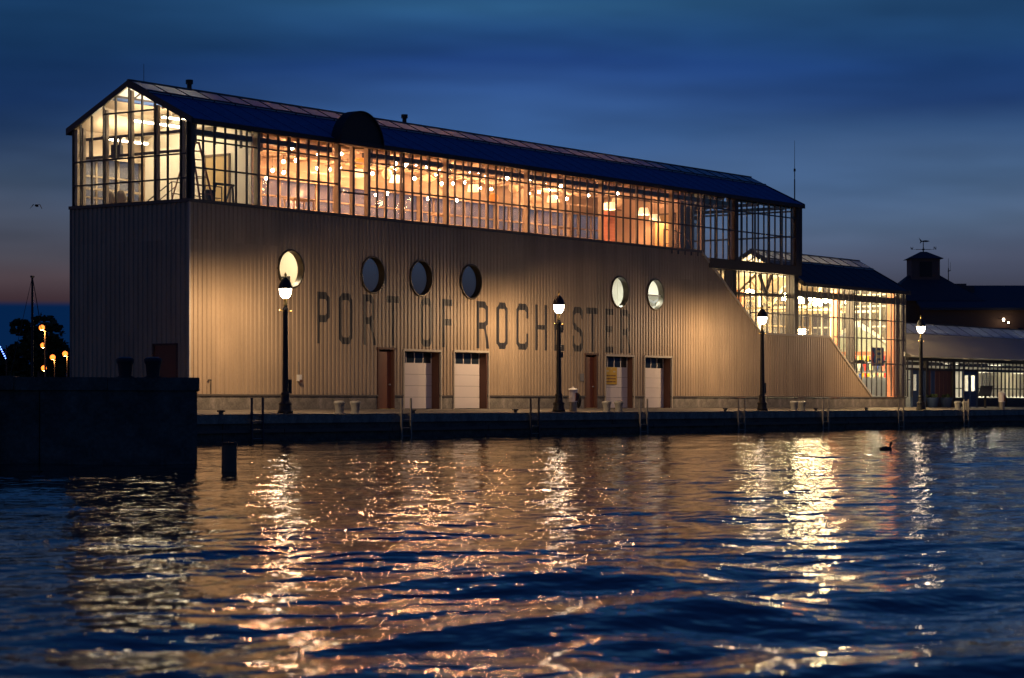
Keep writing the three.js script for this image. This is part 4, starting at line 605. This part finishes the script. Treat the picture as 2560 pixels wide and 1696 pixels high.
// ───────────────────────── quay furniture ─────────────────────────
{
  const bittG = lathe([[0, 0.45], [0.16, 0.45], [0.205, 0.42], [0.2, 0.35], [0.17, 0.3], [0.145, 0.05], [0.17, 0.02], [0.17, 0]], 20), capG = lathe([[0, 0.475], [0.12, 0.47], [0.15, 0.45]], 20), plateG = CY(0.2, 0.2, 0.03, 20, 0, 0.012, 0);
  const bitt = (pos, label, mat = M.bitt) => { const t = thing('mooring_bollard', label, 'bollard', pos, 0, 'mooring bollards'); part('post', bittG, mat, t); part('cap', capG, M.galv, t); part('foot', plateG, mat, t); };
  for (const [a, b, where] of [[3.74, 4.65, 'left of the first red door'], [21.33, 22.26, 'below the yellow warning sign'], [37.66, 38.45, 'right of the third street lamp'], [56.0, 57.0, 'at far right']]) { bitt([a, 0.94, 3.85], 'squat iron mooring bollard ' + where + ', left of its pair'); bitt([b, 0.94, 3.85], 'squat iron mooring bollard ' + where + ', right of its pair'); }
  bitt([-23.57, 1.9, 20.33], 'mooring bollard on the dark pier, left of its pair', M.dark); bitt([-23.2, 1.9, 20.84], 'mooring bollard on the dark pier, right of its pair', M.dark);
  const names = ['quay ladder at the left, first beyond the dark pier', 'quay ladder before the first loading door', 'quay ladder left of the second street lamp', 'quay ladder before the fourth loading door', 'quay ladder left of the third street lamp', 'quay ladder right of the third street lamp', 'quay ladder under the lobby brick post', 'quay ladder at the far right by the paired bollards'];
  [-1.5, 6.72, 15.0, 23.1, 31.4, 39.5, 47.65, 55.5].forEach((x, k) => {
    const t = thing('quay_ladder', 'galvanised ' + names[k], 'ladder', [x, 0, 4.58], 0, 'ladders down the quay wall');
    for (const s of [-0.28, 0.28]) { part('rail', BB(s - 0.03, s + 0.03, -0.7, 1.5, -0.03, 0.03), k < 1 || k === 2 ? M.ladderblue : M.galv, t); part('bracket', BB(s - 0.02, s + 0.02, 0.86, 0.9, -0.4, 0.0), M.galv, t); }
    for (let q = 0; q < 5; q++) part('rung', rod([-0.28, -0.5 + q * 0.3, 0], [0.28, -0.5 + q * 0.3, 0], 0.017), M.galv, t);
  });
  const cl = (x, label) => { const t = thing('mooring_cleat', label, 'cleat', [x, 0.94, 4.2], 0, 'small cleats on the quay edge'); part('horn', B(0.34, 0.05, 0.06, 0, 0.11, 0), M.iron, t); part('foot', B(0.14, 0.1, 0.08, 0, 0.045, 0), M.iron, t); };
  [[-2.9, 'small dark cleat on the quay edge by the leftmost ladder'], [0.4, 'small dark cleat on the quay edge left of the first street lamp'], [7.6, 'small dark cleat on the quay edge before the first loading door'], [14.2, 'small dark cleat on the quay edge left of the second street lamp'], [30.6, 'small dark cleat on the quay edge left of the third street lamp'], [39.2, 'small dark cleat on the quay edge right of the third pair of bollards'], [44.5, 'small dark cleat on the quay edge below the lobby']].forEach(([x, l]) => cl(x, l));
  const ped = (x, z, label) => { const t = thing('power_pedestal', label, 'power post', [x, 0.95, z]); part('column', CY(0.16, 0.16, 0.62, 16, 0, 0.31, 0), M.galv, t); part('head', CY(0.18, 0.18, 0.5, 16, 0, 0.66, 0), M.doorwhite, t); part('lid', lathe([[0.2, 0.91], [0.2, 0.94], [0.06, 1.0], [0, 1.05]], 16), M.white, t); part('door_panel', B(0.2, 0.34, 0.03, 0.02, 0.62, 0.175), M.rust, t);
    for (let q = 0; q < 3; q++) part('hose_loop', new THREE.TorusGeometry(0.24 - q * 0.02, 0.03, 8, 24).scale(0.62, 1.15, 1).rotateY(Math.PI / 2 - 0.7 + q * 0.12).translate(0.24 + q * 0.03, 0.46, 0.1), M.rubber, t); };
  ped(19.18, 3.6, 'white power post with a black coiled hose beside the second street lamp'); ped(62.36, 3.6, 'white power post with a coiled hose at the far right of the quay');
  const inf = thing('information_board', 'slanted dark information board on a post before the low wing', 'board', [64.6, 1.0, 1.6], 0.15); part('post', BB(-0.06, 0.06, 0, 0.95, -0.05, 0.05), M.dark, inf); part('panel', beam([-0.55, 0.72, 0.1], [0.65, 1.28, -0.1], 0.7, 0.05), M.dark, inf);
  for (const [x, label] of [[59.8, 'dark blue round planter beside the left double doors of the low wing'], [61.6, 'dark blue round planter below the red panels of the low wing']]) { const t = thing('planter', label, 'planter', [x, 1.06, 0.55], 0, 'round planters at the low wing'); part('pot', lathe([[0, 0], [0.26, 0], [0.36, 0.5], [0.39, 0.55], [0.34, 0.55], [0.3, 0.45]], 18), M.navy, t); part('soil', CY(0.33, 0.33, 0.02, 14, 0, 0.47, 0), M.bark, t); const lv = []; for (let q = 0; q < 60; q++) { const a = rnd(0, 6.28), r = rnd(0, 0.34); lv.push(new THREE.PlaneGeometry(0.1, 0.12).rotateX(rnd(-1, 1)).rotateY(a).translate(Math.cos(a) * r, 0.5 + rnd(0, 0.22), Math.sin(a) * r)); } part('foliage', merge(lv), M.leaf, t); }
}

// ───────────────────────── beyond: left shore ─────────────────────────
const world = (X, D, y = 0) => [EYE.x + RIGHT.x * X + FWD.x * D, y, EYE.z + RIGHT.z * X + FWD.z * D];
const screenX = (px, D) => (px - 1280) / 5869 * D;
{
  const p = world(screenX(67, 66), 66), t = thing('sailboat', 'small moored sailboat, its bare mast rising behind the dark pier', 'sailboat', [p[0], 0, p[2]], 0.4);
  const hull = []; const sec = (u) => { const w = 0.75 * Math.sqrt(Math.max(0, 1 - Math.pow(Math.abs(u * 2 - 1.1) / 1.1, 2.4))), x = -1.9 + u * 4.2; return [[x, 0.55 + u * 0.1, w], [x, 0.1, w * 0.8], [x, -0.25, 0], [x, 0.1, -w * 0.8], [x, 0.55 + u * 0.1, -w]]; };
  for (let k = 0; k < 14; k++) { const a = sec(k / 14), b = sec((k + 1) / 14); for (let q = 0; q < 4; q++) hull.push([a[q], b[q], b[q + 1], a[q + 1]]); hull.push([a[0], a[4], b[4], b[0]]); }
  part('hull', poly(hull), M.white, t); part('cabin', BB(-0.6, 0.9, 0.58, 0.85, -0.4, 0.4), M.white, t); part('mast', CY(0.03, 0.045, 4.35, 10, 0.35, 2.72, 0), M.dark, t); part('masthead', B(0.16, 0.05, 0.06, 0.35, 4.9, 0), M.dark, t); part('boom', rod([0.3, 1.1, 0], [-1.5, 1.05, 0], 0.035), M.dark, t);
  part('stay', rod([0.4, 4.8, 0], [2.1, 0.7, 0], 0.012, 4), M.dark, t); part('stay', rod([0.3, 4.8, 0], [-1.85, 0.65, 0], 0.008, 4), M.dark, t);
}
function tree(X, D, H, Wd, label, n) {
  const p = world(X, D), t = thing('shore_tree', label, 'tree', [p[0], 1.05, p[2]], 0, 'dark trees on the far shore'), lv = [];
  part('trunk', CY(Wd * 0.03, Wd * 0.06, H * 0.5, 8, 0, H * 0.25, 0), M.bark, t);
  for (let q = 0; q < 5; q++) { const a = q * 1.26 + rnd(0, 0.6); part('limb', rod([0, H * 0.4, 0], [Math.cos(a) * Wd * 0.25, H * rnd(0.55, 0.75), Math.sin(a) * Wd * 0.25], Wd * 0.016, 5), M.bark, t); }
  const clumps = Array.from({ length: 16 }, () => { const a = rnd(0, 6.28), r = Math.sqrt(rnd()) * Wd * 0.34; return [Math.cos(a) * r, H * rnd(0.38, 0.86), Math.sin(a) * r, Wd * rnd(0.12, 0.2)]; });
  for (let q = 0; q < n; q++) { const [cx, cy, cz, r] = clumps[q % 16]; const u = new THREE.Vector3(rnd(-1, 1), rnd(-1, 1), rnd(-1, 1)).normalize().multiplyScalar(r * Math.cbrt(rnd(0.2, 1))), s = rnd(0.5, 1.2); lv.push(new THREE.PlaneGeometry(s, s * 0.7).rotateX(rnd(0, 3)).rotateY(rnd(0, 6)).translate(cx + u.x, cy + u.y * 0.85, cz + u.z)); }
  part('crown', merge(lv), M.leaf, t);
}
tree(screenX(100, 450), 450, 18.2, 12.5, 'tall dark tree at left, behind the sailboat mast', 2600);
tree(screenX(58, 460), 460, 13.0, 9, 'dark tree at left edge, lower and left of the tall tree', 1500);
tree(screenX(18, 480), 480, 11.5, 11, 'dark tree at the very left edge of the shore', 1500);
tree(screenX(140, 470), 470, 13.2, 9, 'dark tree between the tall tree and the building edge', 1500);
tree(screenX(172, 480), 480, 11.8, 9, 'dark tree tucked against the left edge of the building', 1200);
tree(screenX(-40, 480), 480, 13, 11, 'dark tree just past the left edge of the picture', 1200);
[[104, 189, 0.23, 'orange harbour lamp, highest, before the tall dark tree'], [107, 248, 0.28, 'orange harbour lamp, second highest, below the highest one'], [131, 314, 0.36, 'orange harbour lamp between the tree and the building'], [162, 291, 0.33, 'orange harbour lamp closest to the building edge'], [109, 414, 0.48, 'orange harbour lamp lowest, just above the pier'], [33, 520, 0.2, 'tiny orange harbour lamp at far left above the pier']].forEach(([px, D, r, label], k) => {
  const p = world(screenX(px, D), D), t = thing('harbour_lamp', label, 'street lamp', [p[0], 1.05, p[2]], 0, 'orange harbour lamps on the left shore');
  part('pole', CY(0.06, 0.09, 6.1, 8, 0.35, 3.05, 0), M.wood, t); part('arm', rod([0.35, 6.0, 0], [0, 6.25, 0], 0.04), M.wood, t); part('lamp_globe', new THREE.SphereGeometry(r, 14, 10).translate(0, 6.3 - (k > 4 ? 1.2 : 0), 0), M.harbour, t);
  lampLight(t, [0, 6.2 - r - (k > 4 ? 1.2 : 0), 0], [1, 0.5, 0.15], 14, 0.1);
});
{ const t = thing('blue_string_light', 'slanting string of blue lights at the far left edge', 'string light', [0, 0, 0]); const a = world(screenX(-2, 200), 200, 6.15), b = world(screenX(15, 200), 200, 5.0); part('cable', rod(a, b, 0.02, 4), M.dark, t); for (let q = 0; q < 6; q++) part('blue_lamp', new THREE.SphereGeometry(0.06, 8, 6).translate(...a.map((v, k) => lerp(v, b[k], (q + 0.5) / 6))), M.blueled, t); part('mast_pole', CY(0.05, 0.05, 5.2, 6, b[0], 2.6 + 1, b[2]), M.dark, t); }
{ const p = world(screenX(91, 90), 90, 8.89), g = thing('gull', 'gull gliding on bent wings in the sky at far left', 'bird', p, 0.5); const body = new THREE.SphereGeometry(1, 14, 10).scale(0.19, 0.05, 0.05); part('body', body, M.dark, g); const wing = (s) => poly([[[0.06, 0.02, 0], [-0.06, 0.02, 0], [-0.07, 0.05, s * 0.12], [0.05, 0.05, s * 0.12]], [[0.05, 0.05, s * 0.12], [-0.07, 0.05, s * 0.12], [-0.12, -0.14, s * 0.24], [-0.06, -0.12, s * 0.24]]]); part('wing', wing(1), M.dark, g); part('wing', wing(-1), M.dark, g); }
{
  const g = thing('duck', 'small dark duck swimming in the water at right', 'bird', [-1.77, 0, 28.4], -0.5);
  part('body', new THREE.SphereGeometry(1, 18, 12).scale(0.2, 0.08, 0.1).translate(0, 0.03, 0), M.dark, g); part('neck', rod([0.13, 0.05, 0], [0.17, 0.17, 0], 0.028, 8), M.dark, g); part('head', new THREE.SphereGeometry(0.045, 12, 8).scale(1.2, 0.9, 0.8).translate(0.185, 0.19, 0), M.dark, g); part('bill', new THREE.ConeGeometry(0.016, 0.06, 6).rotateZ(-Math.PI / 2).translate(0.255, 0.185, 0), M.wood, g); part('tail', new THREE.ConeGeometry(0.035, 0.1, 6).rotateZ(Math.PI / 2 - 0.5).translate(-0.21, 0.06, 0), M.dark, g);
}

// ───────────────────────── beyond: the dark building with a cupola ─────────────────────────
{
  const D = 190, c = world(screenX(2330, D), D), t = thing('cupola_building', 'dark brick building with a square cupola behind the low wing', 'building', [c[0], 1.05, c[2]], Math.atan2(-RIGHT.z, RIGHT.x));
  // local: x right across the view, z towards the camera
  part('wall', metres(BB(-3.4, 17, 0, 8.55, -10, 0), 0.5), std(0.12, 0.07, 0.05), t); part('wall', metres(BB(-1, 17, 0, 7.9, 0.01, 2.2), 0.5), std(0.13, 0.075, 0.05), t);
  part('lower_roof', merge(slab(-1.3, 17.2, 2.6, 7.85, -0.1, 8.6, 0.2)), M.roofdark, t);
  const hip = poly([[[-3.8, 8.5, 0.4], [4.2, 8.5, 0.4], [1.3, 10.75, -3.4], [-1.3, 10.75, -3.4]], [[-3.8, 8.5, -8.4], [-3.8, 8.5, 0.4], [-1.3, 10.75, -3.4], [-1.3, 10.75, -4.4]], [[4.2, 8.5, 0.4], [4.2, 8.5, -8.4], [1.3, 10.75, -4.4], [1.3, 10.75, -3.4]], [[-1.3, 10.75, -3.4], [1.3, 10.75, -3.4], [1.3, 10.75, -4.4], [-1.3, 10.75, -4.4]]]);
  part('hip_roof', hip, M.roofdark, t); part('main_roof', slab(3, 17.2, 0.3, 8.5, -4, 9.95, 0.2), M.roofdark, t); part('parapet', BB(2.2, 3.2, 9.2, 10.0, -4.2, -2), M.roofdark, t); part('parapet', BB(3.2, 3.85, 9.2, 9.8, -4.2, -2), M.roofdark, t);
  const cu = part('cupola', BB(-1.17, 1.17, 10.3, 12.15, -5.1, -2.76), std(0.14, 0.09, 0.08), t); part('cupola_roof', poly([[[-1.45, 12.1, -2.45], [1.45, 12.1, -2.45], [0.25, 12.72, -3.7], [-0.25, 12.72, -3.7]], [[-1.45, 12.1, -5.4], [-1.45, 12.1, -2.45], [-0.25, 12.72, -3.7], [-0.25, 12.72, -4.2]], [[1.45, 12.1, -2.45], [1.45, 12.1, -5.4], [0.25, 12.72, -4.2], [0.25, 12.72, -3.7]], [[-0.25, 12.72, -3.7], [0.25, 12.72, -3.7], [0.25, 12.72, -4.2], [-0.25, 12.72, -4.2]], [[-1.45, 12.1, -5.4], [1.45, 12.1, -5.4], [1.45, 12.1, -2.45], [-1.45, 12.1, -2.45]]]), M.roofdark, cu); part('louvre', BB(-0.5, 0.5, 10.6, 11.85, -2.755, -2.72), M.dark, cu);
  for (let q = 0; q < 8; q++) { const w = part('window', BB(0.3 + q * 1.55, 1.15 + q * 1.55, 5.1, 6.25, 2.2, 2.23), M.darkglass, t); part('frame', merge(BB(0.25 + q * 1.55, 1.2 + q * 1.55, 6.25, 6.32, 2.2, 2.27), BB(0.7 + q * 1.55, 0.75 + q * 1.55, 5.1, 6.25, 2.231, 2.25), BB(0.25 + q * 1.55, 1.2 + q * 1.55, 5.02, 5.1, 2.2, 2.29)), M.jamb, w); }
  const vp = world(screenX(2330, D) , D + 3.9), v = thing('weathervane', 'fish-shaped weathervane on top of the cupola', 'weathervane', [vp[0], 13.75, vp[2]], Math.atan2(-RIGHT.z, RIGHT.x));
  part('spindle', CY(0.03, 0.05, 0.9, 8, 0, 0.4, 0), M.dark, v); part('hub', new THREE.SphereGeometry(0.09, 10, 8).translate(0, 0.22, 0), M.dark, v); part('cross_rod', rod([-0.6, 0.22, 0], [0.6, 0.22, 0], 0.025), M.dark, v); part('cross_rod', rod([0, 0.22, -0.6], [0, 0.22, 0.6], 0.025), M.dark, v);
  const s = new THREE.Shape(); s.moveTo(0.45, 0.02); s.quadraticCurveTo(0.2, 0.14, -0.1, 0.07); s.lineTo(-0.2, 0.05); s.lineTo(-0.46, 0.32); s.lineTo(-0.32, 0.02); s.lineTo(-0.36, -0.18); s.lineTo(-0.2, -0.02); s.quadraticCurveTo(0.2, -0.09, 0.45, 0.02);
  part('fish', new THREE.ExtrudeGeometry(s, { depth: 0.05, bevelEnabled: false }).translate(0.08, 0.88, -0.025), M.dark, v);
  const wv = new THREE.Shape(); [[-0.12, 0.12], [-0.09, 0.12], [-0.05, -0.04], [0, 0.08], [0.05, -0.04], [0.09, 0.12], [0.12, 0.12], [0.07, -0.12], [0.03, -0.12], [0, -0.02], [-0.03, -0.12], [-0.07, -0.12]].forEach(([x, y], k) => k ? wv.lineTo(x, y) : wv.moveTo(x, y)); part('letter', new THREE.ExtrudeGeometry(wv, { depth: 0.03, bevelEnabled: false }).translate(-0.95, 0.32, 0), M.dark, v);
  part('letter', merge(BB(0.86, 0.9, 0.2, 0.46, 0, 0.03), BB(1.02, 1.06, 0.2, 0.46, 0, 0.03), beam([0.89, 0.44, 0.015], [1.03, 0.22, 0.015], 0.03, 0.04)), M.dark, v);
  part('cross_rod', rod([-0.85, 0.22, 0], [-0.6, 0.22, 0], 0.012), M.dark, v); part('cross_rod', rod([0.6, 0.22, 0], [0.88, 0.22, 0], 0.012), M.dark, v);
  const ap = world(screenX(2386, D), D + 2.5), an = thing('roof_antenna', 'forked thin antenna on the roof right of the cupola', 'antenna', [ap[0], 10.2, ap[2]], Math.atan2(-RIGHT.z, RIGHT.x)); part('mast', CY(0.035, 0.045, 2.3, 6, 0, 1.0, 0), M.dark, an); part('bracket', rod([-0.06, 1.9, 0], [0.18, 1.95, 0], 0.04), M.dark, an); part('rod', CY(0.015, 0.015, 0.9, 5, 0, 2.5, 0), M.dark, an); part('rod', CY(0.012, 0.012, 0.7, 5, 0.16, 2.3, 0), M.dark, an);
  for (const [px, y, r, label] of [[2510, 800, 0.1, 'white wall lamp on the dark building at far right, larger one'], [2522, 807, 0.06, 'white wall lamp on the dark building at far right, smaller one']]) { const q = world(screenX(px, 187), 187, 1.35 + (1006 - y) * 187 / 5869), l = thing('wall_lamp', label, 'lamp', q, 0, 'wall lamps on the dark building'); part('lamp_globe', new THREE.SphereGeometry(r, 10, 8).scale(0.8, 1.3, 0.8), M.globe, l); part('bracket', rod([0, 0.1, 0], [0.4, 0.1, -0.6], 0.03), M.dark, l); }
}
renderer.render(scene, camera);
